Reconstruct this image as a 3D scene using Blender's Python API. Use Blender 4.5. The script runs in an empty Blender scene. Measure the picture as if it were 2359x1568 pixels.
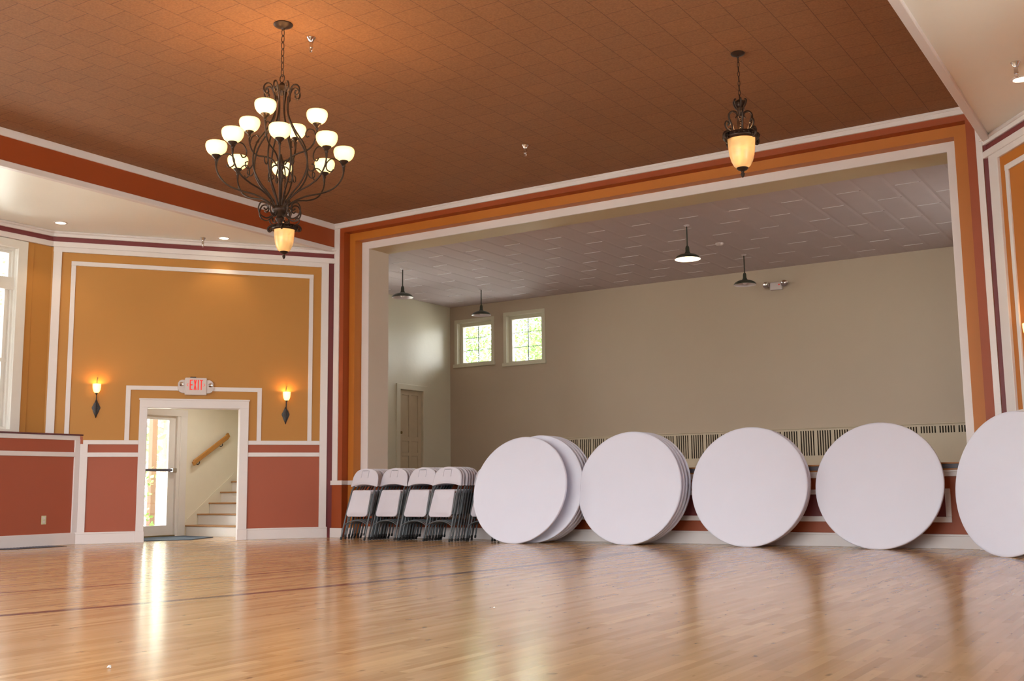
import bpy, math, random
from mathutils import Matrix, Vector
from math import sin, cos, pi, radians, atan2, sqrt
random.seed(7)
sc = bpy.context.scene
COL = sc.collection

# ------------------------------------------------------------------ camera
cd = bpy.data.cameras.new('camera')
cam = bpy.data.objects.new('camera', cd)
COL.objects.link(cam)
cd.sensor_width = 36.0
cd.lens = 37.646
cd.clip_start = 0.05
Rv = Vector((0.84032327, 0.5419644, -0.01146291))
Uv = Vector((0.0827561, -0.10735902, 0.99077014))
Fv = Vector((-0.53573149, 0.83351583, 0.13506714))
mw = Matrix.Identity(4)
for i in range(3):
    mw[i][0] = Rv[i]; mw[i][1] = Uv[i]; mw[i][2] = -Fv[i]
mw.translation = Vector((0, 0, 0.8))
cam.matrix_world = mw
sc.camera = cam

# ------------------------------------------------------------------ world, exposure
sc.view_settings.view_transform = 'Standard'
sc.view_settings.look = 'None'
sc.view_settings.exposure = 0.0
sc.view_settings.gamma = 1.0
sc.view_settings.use_curve_mapping = False
SKY = 16.5
wd = bpy.data.worlds.new('overcast_sky')
sc.world = wd
wd.use_nodes = True
nt = wd.node_tree
nt.nodes.clear()
wo = nt.nodes.new('ShaderNodeOutputWorld')
wb = nt.nodes.new('ShaderNodeBackground')
tc = nt.nodes.new('ShaderNodeTexCoord')
sx = nt.nodes.new('ShaderNodeSeparateXYZ')
rp = nt.nodes.new('ShaderNodeValToRGB')
rp.color_ramp.elements[0].position = 0.45
rp.color_ramp.elements[0].color = (0.46, 0.47, 0.44, 1)
rp.color_ramp.elements[1].position = 0.62
rp.color_ramp.elements[1].color = (0.985, 0.96, 1.0, 1)
mr = nt.nodes.new('ShaderNodeMapRange')
mr.inputs['From Min'].default_value = -1
mr.inputs['From Max'].default_value = 1
nt.links.new(tc.outputs['Generated'], sx.inputs[0])
nt.links.new(sx.outputs['Z'], mr.inputs['Value'])
nt.links.new(mr.outputs[0], rp.inputs['Fac'])
nt.links.new(rp.outputs['Color'], wb.inputs['Color'])
wb.inputs['Strength'].default_value = SKY
nt.links.new(wb.outputs[0], wo.inputs['Surface'])


def portal(cx, cy, cz, w, h, nx, ny):
    """sky portal in a window opening, facing into the room along (nx, ny)"""
    l = bpy.data.lights.new('daylight_portal', 'AREA')
    l.shape = 'RECTANGLE'
    l.size = w
    l.size_y = h
    l.cycles.is_portal = True
    o = bpy.data.objects.new('daylight_portal', l)
    COL.objects.link(o)
    o.location = (cx, cy, cz)
    o.rotation_euler = Vector((nx, ny, 0)).to_track_quat('-Z', 'Z').to_euler()
    return o


# ------------------------------------------------------------------ tags
def tag(o, label=None, cat=None, group=None, kind=None):
    if label: o['label'] = label
    if cat: o['category'] = cat
    if group: o['group'] = group
    if kind: o['kind'] = kind
    return o


def thing(name, label, cat, loc=(0, 0, 0), rot=(0, 0, 0), group=None):
    o = bpy.data.objects.new(name, None)
    o.empty_display_size = 0.1
    COL.objects.link(o)
    o.location = loc
    o.rotation_euler = rot
    return tag(o, label, cat, group)


def kids(o):
    return [c for c in bpy.data.objects if c.parent == o]


def copy_tree(o, parent=None, ch=None):
    c = o.copy()
    COL.objects.link(c)
    if parent: c.parent = parent
    for k in kids(o):
        copy_tree(k, c)
    return c


# ------------------------------------------------------------------ materials
def srgb(r, g, b):
    f = lambda c: (c / 255 / 12.92) if c / 255 <= 0.04045 else ((c / 255 + 0.055) / 1.055) ** 2.4
    return (f(r), f(g), f(b), 1)


def mat(name, col, rough=0.5, metal=0.0, spec=0.5, noise=0.06, nscale=6.0, bump=0.0, bscale=60.0, coat=0.0, emit=None, estr=0):
    m = bpy.data.materials.new(name)
    m.use_nodes = True
    t = m.node_tree
    b = t.nodes['Principled BSDF']
    b.inputs['Base Color'].default_value = col
    b.inputs['Roughness'].default_value = rough
    b.inputs['Metallic'].default_value = metal
    b.inputs['Specular IOR Level'].default_value = spec
    b.inputs['Coat Weight'].default_value = coat
    if emit:
        b.inputs['Emission Color'].default_value = emit
        b.inputs['Emission Strength'].default_value = estr
    if noise or bump:
        co = t.nodes.new('ShaderNodeTexCoord')
    if noise:
        n = t.nodes.new('ShaderNodeTexNoise')
        n.inputs['Scale'].default_value = nscale
        n.inputs['Detail'].default_value = 5
        t.links.new(co.outputs['Object'], n.inputs['Vector'])
        mx = t.nodes.new('ShaderNodeMix')
        mx.data_type = 'RGBA'
        mx.inputs['A'].default_value = tuple(c * (1 - noise) for c in col[:3]) + (1,)
        mx.inputs['B'].default_value = tuple(min(1, c * (1 + noise)) for c in col[:3]) + (1,)
        t.links.new(n.outputs['Fac'], mx.inputs['Factor'])
        t.links.new(mx.outputs['Result'], b.inputs['Base Color'])
    if bump:
        n2 = t.nodes.new('ShaderNodeTexNoise')
        n2.inputs['Scale'].default_value = bscale
        n2.inputs['Detail'].default_value = 3
        t.links.new(co.outputs['Object'], n2.inputs['Vector'])
        bp = t.nodes.new('ShaderNodeBump')
        bp.inputs['Strength'].default_value = bump
        bp.inputs['Distance'].default_value = 0.01
        t.links.new(n2.outputs['Fac'], bp.inputs['Height'])
        t.links.new(bp.outputs['Normal'], b.inputs['Normal'])
    return m


def glow(name, core, edge, strength, mottle=0.0, base=(0.6, 0.5, 0.4, 1)):
    """lit alabaster glass of a lamp shade"""
    m = bpy.data.materials.new(name)
    m.use_nodes = True
    t = m.node_tree
    b = t.nodes['Principled BSDF']
    b.inputs['Base Color'].default_value = base
    b.inputs['Roughness'].default_value = 0.25
    lw = t.nodes.new('ShaderNodeLayerWeight')
    lw.inputs['Blend'].default_value = 0.35
    mx = t.nodes.new('ShaderNodeMix')
    mx.data_type = 'RGBA'
    mx.inputs['A'].default_value = core
    mx.inputs['B'].default_value = edge
    t.links.new(lw.outputs['Facing'], mx.inputs['Factor'])
    out = mx.outputs['Result']
    if mottle:
        co = t.nodes.new('ShaderNodeTexCoord')
        n = t.nodes.new('ShaderNodeTexNoise')
        n.inputs['Scale'].default_value = 5
        n.inputs['Detail'].default_value = 2
        n.inputs['Distortion'].default_value = 0.6
        t.links.new(co.outputs['Object'], n.inputs['Vector'])
        m2 = t.nodes.new('ShaderNodeMix')
        m2.data_type = 'RGBA'
        m2.blend_type = 'MULTIPLY'
        m2.inputs['Factor'].default_value = 1
        r = t.nodes.new('ShaderNodeMapRange')
        r.inputs['From Min'].default_value = 0.35
        r.inputs['From Max'].default_value = 0.68
        r.inputs['To Min'].default_value = 1 - mottle
        r.inputs['To Max'].default_value = 1 + mottle
        t.links.new(n.outputs['Fac'], r.inputs['Value'])
        t.links.new(out, m2.inputs['A'])
        t.links.new(r.outputs[0], m2.inputs['B'])
        out = m2.outputs['Result']
    t.links.new(out, b.inputs['Emission Color'])
    b.inputs['Emission Strength'].default_value = strength
    return m


M = {}
M['trim'] = mat('white_trim_paint', srgb(228, 220, 220), 0.35, noise=0.03, nscale=2)
M['mustard'] = mat('mustard_wall_paint', srgb(188, 130, 58), 0.55, noise=0.03, nscale=1.5, bump=0.05, bscale=300)
M['rust'] = mat('rust_wall_paint', srgb(166, 82, 54), 0.5, noise=0.03, nscale=1.5, bump=0.05, bscale=300)
M['maroon'] = mat('maroon_wall_paint', srgb(120, 48, 52), 0.5, noise=0.03)
M['orange'] = mat('orange_wall_paint', srgb(190, 112, 34), 0.5, noise=0.03, bump=0.05, bscale=300)
M['red'] = mat('burnt_red_wall_paint', srgb(156, 68, 22), 0.5, noise=0.03, bump=0.05, bscale=300)
M['alcove'] = mat('cream_alcove_ceiling', srgb(246, 245, 238), 0.35, noise=0.03, nscale=1.2)
M['stage_wall'] = mat('beige_stage_plaster', srgb(190, 170, 149), 0.45, noise=0.05, nscale=0.9, bump=0.15, bscale=14)
M['stage_side'] = mat('pale_stage_plaster', srgb(214, 206, 184), 0.4, noise=0.05, nscale=1.5, bump=0.2, bscale=9)
M['reveal'] = mat('cream_reveal_paint', srgb(216, 200, 186), 0.5, noise=0.02)
M['soffit'] = mat('tan_soffit_paint', srgb(206, 186, 154), 0.5, noise=0.02)
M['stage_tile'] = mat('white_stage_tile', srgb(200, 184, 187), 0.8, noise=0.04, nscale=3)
M['tile_edge_lit'] = mat('lit_tile_edge', srgb(246, 242, 246), 0.6, noise=0)  # end bevels paler than the tile faces: hall light put into the colour
M['hall_wall'] = mat('cream_stairwell_paint', srgb(236, 230, 210), 0.5, noise=0.03)
M['white_wood'] = mat('white_painted_wood', srgb(232, 228, 222), 0.35, noise=0.03)
M['tread'] = mat('varnished_oak_tread', srgb(176, 130, 82), 0.35, noise=0.15, nscale=12)
M['rail'] = mat('varnished_oak_rail', srgb(186, 132, 66), 0.3, noise=0.1, nscale=14)
M['iron'] = mat('bronze_brown_iron', srgb(62, 46, 38), 0.4, metal=0.6, noise=0.25, nscale=30)
M['sconce_iron'] = mat('dark_slate_iron', srgb(70, 66, 66), 0.45, metal=0.5, noise=0.2, nscale=40)
M['chrome'] = mat('chrome', srgb(215, 212, 212), 0.12, metal=1.0, noise=0)
M['brass'] = mat('brass', srgb(150, 130, 90), 0.3, metal=1.0, noise=0)
M['lamp_green'] = mat('dark_green_enamel', srgb(58, 62, 52), 0.3, noise=0.1)
M['lamp_white'] = mat('white_enamel', srgb(225, 215, 220), 0.3, noise=0)
M['table'] = mat('white_moulded_plastic', srgb(228, 229, 246), 0.42, noise=0.02, nscale=3, bump=0.06, bscale=90)
M['table_rim'] = mat('white_table_rim', srgb(216, 212, 224), 0.4, noise=0.02)
M['chair'] = mat('white_chair_plastic', srgb(216, 212, 224), 0.42, noise=0.02, bump=0.05, bscale=120)
M['chair_frame'] = mat('grey_chair_tube', srgb(104, 110, 116), 0.38, metal=0.3, noise=0.08)
M['foot'] = mat('black_rubber', srgb(40, 40, 42), 0.7, noise=0)
M['plate'] = mat('ivory_plate', srgb(200, 196, 160), 0.4, noise=0)
M['plastic'] = mat('offwhite_plastic', srgb(214, 202, 200), 0.4, noise=0.02)
M['exit_red'] = mat('red_letter', srgb(225, 50, 40), 0.5, noise=0, emit=srgb(235, 45, 35), estr=0.45)
M['dark'] = mat('dark_gap', srgb(40, 34, 30), 0.8, noise=0)
M['grille'] = mat('painted_radiator_grille', srgb(205, 188, 164), 0.5, noise=0.03)
M['grille_dark'] = mat('radiator_slot_shade', srgb(88, 78, 66), 0.7, noise=0.1)
M['door_wood'] = mat('worn_painted_door', srgb(196, 178, 150), 0.5, noise=0.14, nscale=5, bump=0.1, bscale=30)
M['mat'] = mat('blue_grey_doormat', srgb(86, 98, 112), 0.95, noise=0.2, nscale=60, bump=0.5, bscale=200)
M['lip_grey'] = mat('grey_stage_nosing', srgb(96, 96, 108), 0.5, noise=0.2, nscale=14)
M['lip_wood'] = mat('oak_stage_nosing', srgb(176, 116, 58), 0.4, noise=0.1)
M['maroon_cap'] = mat('maroon_cap_wood', srgb(96, 44, 50), 0.35, noise=0.05)
M['leaf'] = mat('fresh_green_leaf', srgb(122, 164, 84), 0.5, noise=0.2, nscale=4)
M['bark'] = mat('grey_brown_bark', srgb(140, 122, 108), 0.9, noise=0.2, nscale=8, bump=0.4, bscale=20)
M['post'] = mat('painted_porch_post', srgb(104, 76, 56), 0.7, noise=0.1)
M['grass'] = mat('pale_gravel_yard', srgb(224, 222, 212), 0.9, noise=0.3, nscale=2)
M['stage_floor'] = mat('worn_stage_boards', srgb(150, 112, 76), 0.4, noise=0.2, nscale=5)
M['paper'] = mat('white_paper', srgb(235, 235, 235), 0.7, noise=0)
M['shade_glass'] = glow('lit_white_glass', (2.2, 1.75, 0.72, 1), (1.2, 0.72, 0.20, 1), 1.0)
M['amber_glass'] = glow('lit_amber_glass', (0.72, 0.36, 0.085, 1), (0.60, 0.25, 0.07, 1), 1.0, mottle=0.4, base=(.55, .36, .2, 1))
M['sconce_glass'] = glow('lit_sconce_glass', (4.0, 2.3, 0.7, 1), (2.2, 0.9, 0.14, 1), 1.0)
M['bulb'] = mat('lit_bulb', (1, .9, .6, 1), 0.3, noise=0, emit=(1.0, 0.86, 0.42, 1), estr=6)
M['spot'] = mat('lit_recessed_lens', (1, .9, .7, 1), 0.3, noise=0, emit=(1.0, 0.88, 0.6, 1), estr=8)


def glass_mat():
    m = bpy.data.materials.new('window_glass')
    m.use_nodes = True
    t = m.node_tree
    t.nodes.clear()
    o = t.nodes.new('ShaderNodeOutputMaterial')
    mx = t.nodes.new('ShaderNodeMixShader')
    tr = t.nodes.new('ShaderNodeBsdfTransparent')
    tr.inputs[0].default_value = (0.95, 0.98, 0.96, 1)
    gl = t.nodes.new('ShaderNodeBsdfGlossy')
    gl.inputs['Roughness'].default_value = 0.02
    fr = t.nodes.new('ShaderNodeFresnel')
    fr.inputs[0].default_value = 1.45
    t.links.new(fr.outputs[0], mx.inputs[0])
    t.links.new(tr.outputs[0], mx.inputs[1])
    t.links.new(gl.outputs[0], mx.inputs[2])
    t.links.new(mx.outputs[0], o.inputs[0])
    return m


M['glass'] = glass_mat()


def ceiling_mat():
    m = bpy.data.materials.new('orange_brown_fibre_tile')
    m.use_nodes = True
    t = m.node_tree
    b = t.nodes['Principled BSDF']
    co = t.nodes.new('ShaderNodeTexCoord')
    sp = t.nodes.new('ShaderNodeSeparateXYZ')
    cb = t.nodes.new('ShaderNodeCombineXYZ')
    ax = t.nodes.new('ShaderNodeMath'); ax.operation = 'ADD'; ax.inputs[1].default_value = 9.6 + 0.338 * 20
    ay = t.nodes.new('ShaderNodeMath'); ay.operation = 'ADD'; ay.inputs[1].default_value = -5.80 + 0.33 * 40
    t.links.new(co.outputs['Object'], sp.inputs[0])
    t.links.new(sp.outputs['X'], ax.inputs[0])
    t.links.new(sp.outputs['Y'], ay.inputs[0])
    t.links.new(ay.outputs[0], cb.inputs['X'])
    t.links.new(ax.outputs[0], cb.inputs['Y'])
    br = t.nodes.new('ShaderNodeTexBrick')
    br.offset = 0.5
    br.inputs['Scale'].default_value = 1
    br.inputs['Brick Width'].default_value = 0.33
    br.inputs['Row Height'].default_value = 0.338
    br.inputs['Mortar Size'].default_value = 0.0035
    br.inputs['Mortar Smooth'].default_value = 0.3
    br.inputs['Color1'].default_value = srgb(148, 101, 66)
    br.inputs['Color2'].default_value = srgb(143, 98, 65)
    br.inputs['Mortar'].default_value = srgb(104, 68, 48)
    t.links.new(cb.outputs[0], br.inputs['Vector'])
    n = t.nodes.new('ShaderNodeTexNoise')
    n.inputs['Scale'].default_value = 55
    n.inputs['Detail'].default_value = 4
    t.links.new(co.outputs['Object'], n.inputs['Vector'])
    mx = t.nodes.new('ShaderNodeMix'); mx.data_type = 'RGBA'; mx.blend_type = 'OVERLAY'
    mx.inputs['Factor'].default_value = 0.35
    t.links.new(br.outputs['Color'], mx.inputs['A'])
    t.links.new(n.outputs['Color'], mx.inputs['B'])
    hs = t.nodes.new('ShaderNodeMix'); hs.data_type = 'RGBA'; hs.blend_type = 'MIX'
    hs.inputs['Factor'].default_value = 0.35
    t.links.new(br.outputs['Color'], hs.inputs['A'])
    bw = t.nodes.new('ShaderNodeMix'); bw.data_type = 'RGBA'; bw.blend_type = 'MULTIPLY'; bw.inputs['Factor'].default_value = 0.5
    t.links.new(br.outputs['Color'], bw.inputs['A'])
    rr = t.nodes.new('ShaderNodeMapRange'); rr.inputs['From Min'].default_value = 0.3; rr.inputs['From Max'].default_value = 0.7
    rr.inputs['To Min'].default_value = 0.7; rr.inputs['To Max'].default_value = 1.3
    t.links.new(n.outputs['Fac'], rr.inputs['Value'])
    t.links.new(rr.outputs[0], bw.inputs['B'])
    t.links.new(bw.outputs['Result'], b.inputs['Base Color'])
    b.inputs['Roughness'].default_value = 0.75
    bp = t.nodes.new('ShaderNodeBump'); bp.inputs['Strength'].default_value = 0.5; bp.inputs['Distance'].default_value = 0.006; bp.invert = True
    t.links.new(br.outputs['Fac'], bp.inputs['Height'])
    t.links.new(bp.outputs['Normal'], b.inputs['Normal'])
    return m


M['ceiling'] = ceiling_mat()


def floor_mat():
    m = bpy.data.materials.new('varnished_maple_strip_floor')
    m.use_nodes = True
    t = m.node_tree
    N = t.nodes.new
    L = t.links.new
    b = t.nodes['Principled BSDF']
    co = N('ShaderNodeTexCoord')
    sp = N('ShaderNodeSeparateXYZ')
    L(co.outputs['Object'], sp.inputs[0])

    def math(op, a, bb=None):
        n = N('ShaderNodeMath'); n.operation = op
        for i, v in ((0, a), (1, bb)):
            if v is None: continue
            if isinstance(v, (int, float)): n.inputs[i].default_value = v
            else: L(v, n.inputs[i])
        return n.outputs[0]
    X, Y = sp.outputs['X'], sp.outputs['Y']
    # wander each row along its length so that the butt joints fall at random
    row = math('FLOOR', math('DIVIDE', math('ADD', X, 30.0), 0.0572))
    wn = N('ShaderNodeTexWhiteNoise'); wn.noise_dimensions = '1D'
    L(row, wn.inputs['W'])
    U = math('ADD', math('ADD', Y, 30.0), math('MULTIPLY', wn.outputs['Value'], 5.0))
    V = math('ADD', X, 30.0)
    cb = N('ShaderNodeCombineXYZ')
    L(U, cb.inputs['X']); L(V, cb.inputs['Y'])
    br = N('ShaderNodeTexBrick')
    br.offset = 0.0
    for k, v in (('Scale', 1), ('Brick Width', 0.62), ('Row Height', 0.0572), ('Mortar Size', 0.0), ('Mortar Smooth', 0.0), ('Bias', -0.1)):
        br.inputs[k].default_value = v
    br.inputs['Color1'].default_value = (0, 0, 0, 1)
    br.inputs['Color2'].default_value = (1, 1, 1, 1)
    br.inputs['Mortar'].default_value = (0.2, 0.2, 0.2, 1)
    L(cb.outputs[0], br.inputs['Vector'])
    rmp = N('ShaderNodeValToRGB')
    e = rmp.color_ramp.elements
    e[0].position = 0.0; e[0].color = srgb(190, 149, 105)
    e[1].position = 1.0; e[1].color = srgb(240, 211, 160)
    for pos, c in ((0.2, srgb(200, 160, 114)), (0.5, srgb(206, 166, 120)), (0.75, srgb(211, 171, 124)), (0.9, srgb(219, 181, 132))):
        q = e.new(pos); q.color = c
    L(br.outputs['Color'], rmp.inputs['Fac'])
    # grain
    mp = N('ShaderNodeMapping')
    mp.inputs['Scale'].default_value = (26, 1.6, 1)
    L(co.outputs['Object'], mp.inputs['Vector'])
    gn = N('ShaderNodeTexNoise')
    gn.inputs['Scale'].default_value = 1.0
    gn.inputs['Detail'].default_value = 1.5
    L(mp.outputs[0], gn.inputs['Vector'])
    gr = N('ShaderNodeMapRange')
    gr.inputs['From Min'].default_value = 0.3; gr.inputs['From Max'].default_value = 0.7
    gr.inputs['To Min'].default_value = 0.93; gr.inputs['To Max'].default_value = 1.06
    L(gn.outputs['Fac'], gr.inputs['Value'])
    m1 = N('ShaderNodeMix'); m1.data_type = 'RGBA'; m1.blend_type = 'MULTIPLY'; m1.inputs['Factor'].default_value = 1
    L(rmp.outputs['Color'], m1.inputs['A']); L(gr.outputs[0], m1.inputs['B'])
    # knots and scuffs
    kn = N('ShaderNodeTexNoise'); kn.inputs['Scale'].default_value = 7.0; kn.inputs['Detail'].default_value = 2
    mk = N('ShaderNodeMapping'); mk.inputs['Scale'].default_value = (2.2, 1, 1)
    L(co.outputs['Object'], mk.inputs['Vector']); L(mk.outputs[0], kn.inputs['Vector'])
    kr = N('ShaderNodeMapRange')
    kr.inputs['From Min'].default_value = 0.24; kr.inputs['From Max'].default_value = 0.34
    kr.inputs['To Min'].default_value = 0.55; kr.inputs['To Max'].default_value = 1.0
    L(kn.outputs['Fac'], kr.inputs['Value'])
    m2 = N('ShaderNodeMix'); m2.data_type = 'RGBA'; m2.blend_type = 'MULTIPLY'; m2.inputs['Factor'].default_value = 1
    L(m1.outputs['Result'], m2.inputs['A']); L(kr.outputs[0], m2.inputs['B'])
    # painted court lines: x as a quadratic of y
    def line(a, b1, c, w):
        q = math('ADD', a, math('ADD', math('MULTIPLY', Y, b1), math('MULTIPLY', math('MULTIPLY', Y, Y), c)))
        d = math('ABSOLUTE', math('SUBTRACT', X, q))
        return math('LESS_THAN', d, w)
    l1 = line(-9.90, 0.3925, -0.0137, 0.034)
    l2 = line(-8.185, 0.4266, -0.0196, 0.055)
    # arc near the stage
    ddx = math('SUBTRACT', X, -3.75); ddy = math('SUBTRACT', Y, 10.9)
    rr = math('SQRT', math('ADD', math('MULTIPLY', ddx, ddx), math('MULTIPLY', ddy, ddy)))
    l3 = math('LESS_THAN', math('ABSOLUTE', math('SUBTRACT', rr, 2.35)), 0.04)
    l3 = math('MULTIPLY', l3, math('GREATER_THAN', Y, 11.2))
    ln = math('MAXIMUM', math('MULTIPLY', math('MAXIMUM', l1, l2), math('LESS_THAN', Y, 12.6)), l3)
    m3 = N('ShaderNodeMix'); m3.data_type = 'RGBA'
    m3.inputs['B'].default_value = srgb(88, 48, 54)
    L(math('MULTIPLY', ln, 0.92), m3.inputs['Factor'])
    L(m2.outputs['Result'], m3.inputs['A'])
    L(m3.outputs['Result'], b.inputs['Base Color'])
    b.inputs['Roughness'].default_value = 0.24
    b.inputs['Specular IOR Level'].default_value = 0.6
    rn = N('ShaderNodeMapRange')
    rn.inputs['To Min'].default_value = 0.10; rn.inputs['To Max'].default_value = 0.20
    L(gn.outputs['Fac'], rn.inputs['Value'])
    b.inputs['Roughness'].default_value = 0.19
    # each strip is cupped a little
    fr = math('FRACT', math('DIVIDE', V, 0.0572))
    cup = math('MULTIPLY', math('MULTIPLY', math('SUBTRACT', fr, 0.5), math('SUBTRACT', fr, 0.5)), 1.0)
    bp = N('ShaderNodeBump')
    bp.inputs['Strength'].default_value = 1.0
    bp.inputs['Distance'].default_value = 0.0007
    L(cup, bp.inputs['Height'])
    return m


M['floor'] = floor_mat()


# ------------------------------------------------------------------ mesh builder
def catmull(pts, n=6, closed=False):
    P = [Vector(p) for p in pts]
    out = []
    N = len(P)
    for i in range(N - 1 if not closed else N):
        p0 = P[i - 1] if (i > 0 or closed) else P[0] * 2 - P[1]
        p1 = P[i]
        p2 = P[(i + 1) % N]
        p3 = P[(i + 2) % N] if (i + 2 < N or closed) else P[-1] * 2 - P[-2]
        for k in range(n):
            t = k / n
            out.append(0.5 * ((2 * p1) + (p2 - p0) * t + (2 * p0 - 5 * p1 + 4 * p2 - p3) * t * t + (3 * p1 - p0 - 3 * p2 + p3) * t ** 3))
    if not closed: out.append(P[-1])
    return out


class MB:
    def __init__(s):
        s.v = []; s.f = []; s.m = []; s.mats = []

    def mi(s, m):
        if m not in s.mats: s.mats.append(m)
        return s.mats.index(m)

    def add(s, verts, faces, m, T=None):
        o = len(s.v)
        for p in verts:
            p = Vector(p)
            s.v.append(T @ p if T is not None else p)
        k = s.mi(m)
        for f in faces:
            s.f.append([o + i for i in f]); s.m.append(k)

    def box(s, x0, x1, y0, y1, z0, z1, m, T=None):
        vs = [(x, y, z) for x in (x0, x1) for y in (y0, y1) for z in (z0, z1)]
        s.add(vs, [(0, 1, 3, 2), (4, 6, 7, 5), (0, 4, 5, 1), (2, 3, 7, 6), (0, 2, 6, 4), (1, 5, 7, 3)], m, T)

    def bbox(s, x0, x1, y0, y1, z0, z1, m, T=None, b=0.004):
        """box with chamfered vertical-front edges (all 12 edges)"""
        e_ = .00035 * ((len(s.m) // 26) % 7)      # never leave two faces in one plane
        x0, x1 = min(x0, x1) - e_, max(x0, x1) + e_
        y0, y1 = min(y0, y1) - e_, max(y0, y1) + e_
        z0, z1 = min(z0, z1) + e_ * .5, max(z0, z1) + e_
        X = (x0, x1); Y = (y0, y1); Z = (z0, z1)
        vs = []; idx = {}
        for i in (0, 1):
            for j in (0, 1):
                for k in (0, 1):
                    sx_, sy_, sz_ = (1 - 2 * i) * b, (1 - 2 * j) * b, (1 - 2 * k) * b
                    for a in range(3):
                        p = [X[i] + sx_, Y[j] + sy_, Z[k] + sz_]
                        p[a] = (X[i], Y[j], Z[k])[a]
                        idx[i, j, k, a] = len(vs); vs.append(p)
        fs = []
        for i in (0, 1):
            fs.append([idx[i, 0, 0, 0], idx[i, 1, 0, 0], idx[i, 1, 1, 0], idx[i, 0, 1, 0]])
            fs.append([idx[0, i, 0, 1], idx[1, i, 0, 1], idx[1, i, 1, 1], idx[0, i, 1, 1]])
            fs.append([idx[0, 0, i, 2], idx[1, 0, i, 2], idx[1, 1, i, 2], idx[0, 1, i, 2]])
            for j in (0, 1):
                fs.append([idx[0, i, j, 1], idx[1, i, j, 1], idx[1, i, j, 2], idx[0, i, j, 2]])
                fs.append([idx[i, 0, j, 0], idx[i, 1, j, 0], idx[i, 1, j, 2], idx[i, 0, j, 2]])
                fs.append([idx[i, j, 0, 0], idx[i, j, 1, 0], idx[i, j, 1, 1], idx[i, j, 0, 1]])
                for k in (0, 1):
                    fs.append([idx[i, j, k, 0], idx[i, j, k, 1], idx[i, j, k, 2]])
        s.add(vs, fs, m, T)

    def tube(s, path, r, m, n=8, T=None, closed=False, cap=True):
        P = [Vector(p) for p in path]
        N = len(P)
        rs = r if isinstance(r, (list, tuple)) else [r] * N
        vs = []; up = None
        for i, p in enumerate(P):
            if closed: t = P[(i + 1) % N] - P[i - 1]
            else: t = P[min(i + 1, N - 1)] - P[max(i - 1, 0)]
            t = t.normalized() if t.length > 1e-9 else Vector((0, 0, 1))
            if up is None:
                up = Vector((0, 0, 1)) if abs(t.z) < 0.9 else Vector((1, 0, 0))
            up = (up - t * up.dot(t))
            up = up.normalized() if up.length > 1e-6 else t.orthogonal().normalized()
            w = t.cross(up)
            rr = rs[min(i, len(rs) - 1)]
            for k in range(n):
                a = 2 * pi * k / n
                vs.append(p + (up * cos(a) + w * sin(a)) * rr)
        fs = []
        for i in range(N if closed else N - 1):
            j = (i + 1) % N
            for k in range(n):
                fs.append((i * n + k, i * n + (k + 1) % n, j * n + (k + 1) % n, j * n + k))
        if cap and not closed:
            fs.append(tuple(range(n))); fs.append(tuple((N - 1) * n + k for k in range(n)))
        s.add(vs, fs, m, T)

    def lathe(s, prof, m, n=24, T=None, c=(0, 0, 0)):
        vs = []
        for r, z in prof:
            for k in range(n):
                a = 2 * pi * k / n
                vs.append((c[0] + r * cos(a), c[1] + r * sin(a), c[2] + z))
        fs = []
        for i in range(len(prof) - 1):
            for k in range(n):
                fs.append((i * n + k, i * n + (k + 1) % n, (i + 1) * n + (k + 1) % n, (i + 1) * n + k))
        if prof[0][0] > 1e-5: fs.append(tuple(range(n)))
        if prof[-1][0] > 1e-5: fs.append(tuple((len(prof) - 1) * n + k for k in range(n)))
        s.add(vs, fs, m, T)

    def prism(s, poly, z0, z1, m, T=None):
        """poly: list of (x, y); extruded z0..z1"""
        n = len(poly)
        vs = [(x, y, z0) for x, y in poly] + [(x, y, z1) for x, y in poly]
        fs = [tuple(range(n)), tuple(range(n, 2 * n))] + [(i, (i + 1) % n, n + (i + 1) % n, n + i) for i in range(n)]
        s.add(vs, fs, m, T)

    def build(s, name, parent=None, smooth=None, clean=True):
        me = bpy.data.meshes.new(name)
        me.from_pydata([tuple(p) for p in s.v], [], s.f)
        for m in s.mats: me.materials.append(m)
        me.polygons.foreach_set('material_index', s.m)
        if clean:
            import bmesh
            bm = bmesh.new(); bm.from_mesh(me)
            bmesh.ops.recalc_face_normals(bm, faces=bm.faces)
            bm.to_mesh(me); bm.free()
        if smooth:
            me.polygons.foreach_set('use_smooth', [True] * len(me.polygons))
            me.set_sharp_from_angle(angle=radians(smooth))
        me.update()
        o = bpy.data.objects.new(name, me)
        COL.objects.link(o)
        if parent: o.parent = parent
        return o


def struct(name, mb, parent=None, smooth=None):
    o = mb.build(name, parent, smooth)
    if not parent: o['kind'] = 'structure'
    return o


def grid_wall(mb, s0, s1, z0, z1, t0, t1, holes, cells, T=None):
    """wall slab in local (s, t, z) with rectangular holes; cells = [(zlo, zhi, material)]"""
    ss = sorted({s0, s1} | {h[i] for h in holes for i in (0, 1)})
    zs = sorted({z0, z1} | {h[i] for h in holes for i in (2, 3)} | {c[i] for c in cells for i in (0, 1)})
    for a, b in zip(ss, ss[1:]):
        for c, d in zip(zs, zs[1:]):
            ms, mz = (a + b) / 2, (c + d) / 2
            if ms < s0 or ms > s1 or mz < z0 or mz > z1: continue
            if any(h[0] < ms < h[1] and h[2] < mz < h[3] for h in holes): continue
            m = next((q[2] for q in cells if q[0] < mz < q[1]), cells[0][2])
            mb.box(a, b, t0, t1, c, d, m, T)


def frame_T(A, d, n):
    T = Matrix.Identity(4)
    for i in range(3):
        T[i][0] = d[i]; T[i][1] = n[i]; T[i][2] = (0, 0, 1)[i]; T[i][3] = A[i]
    return T


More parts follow.
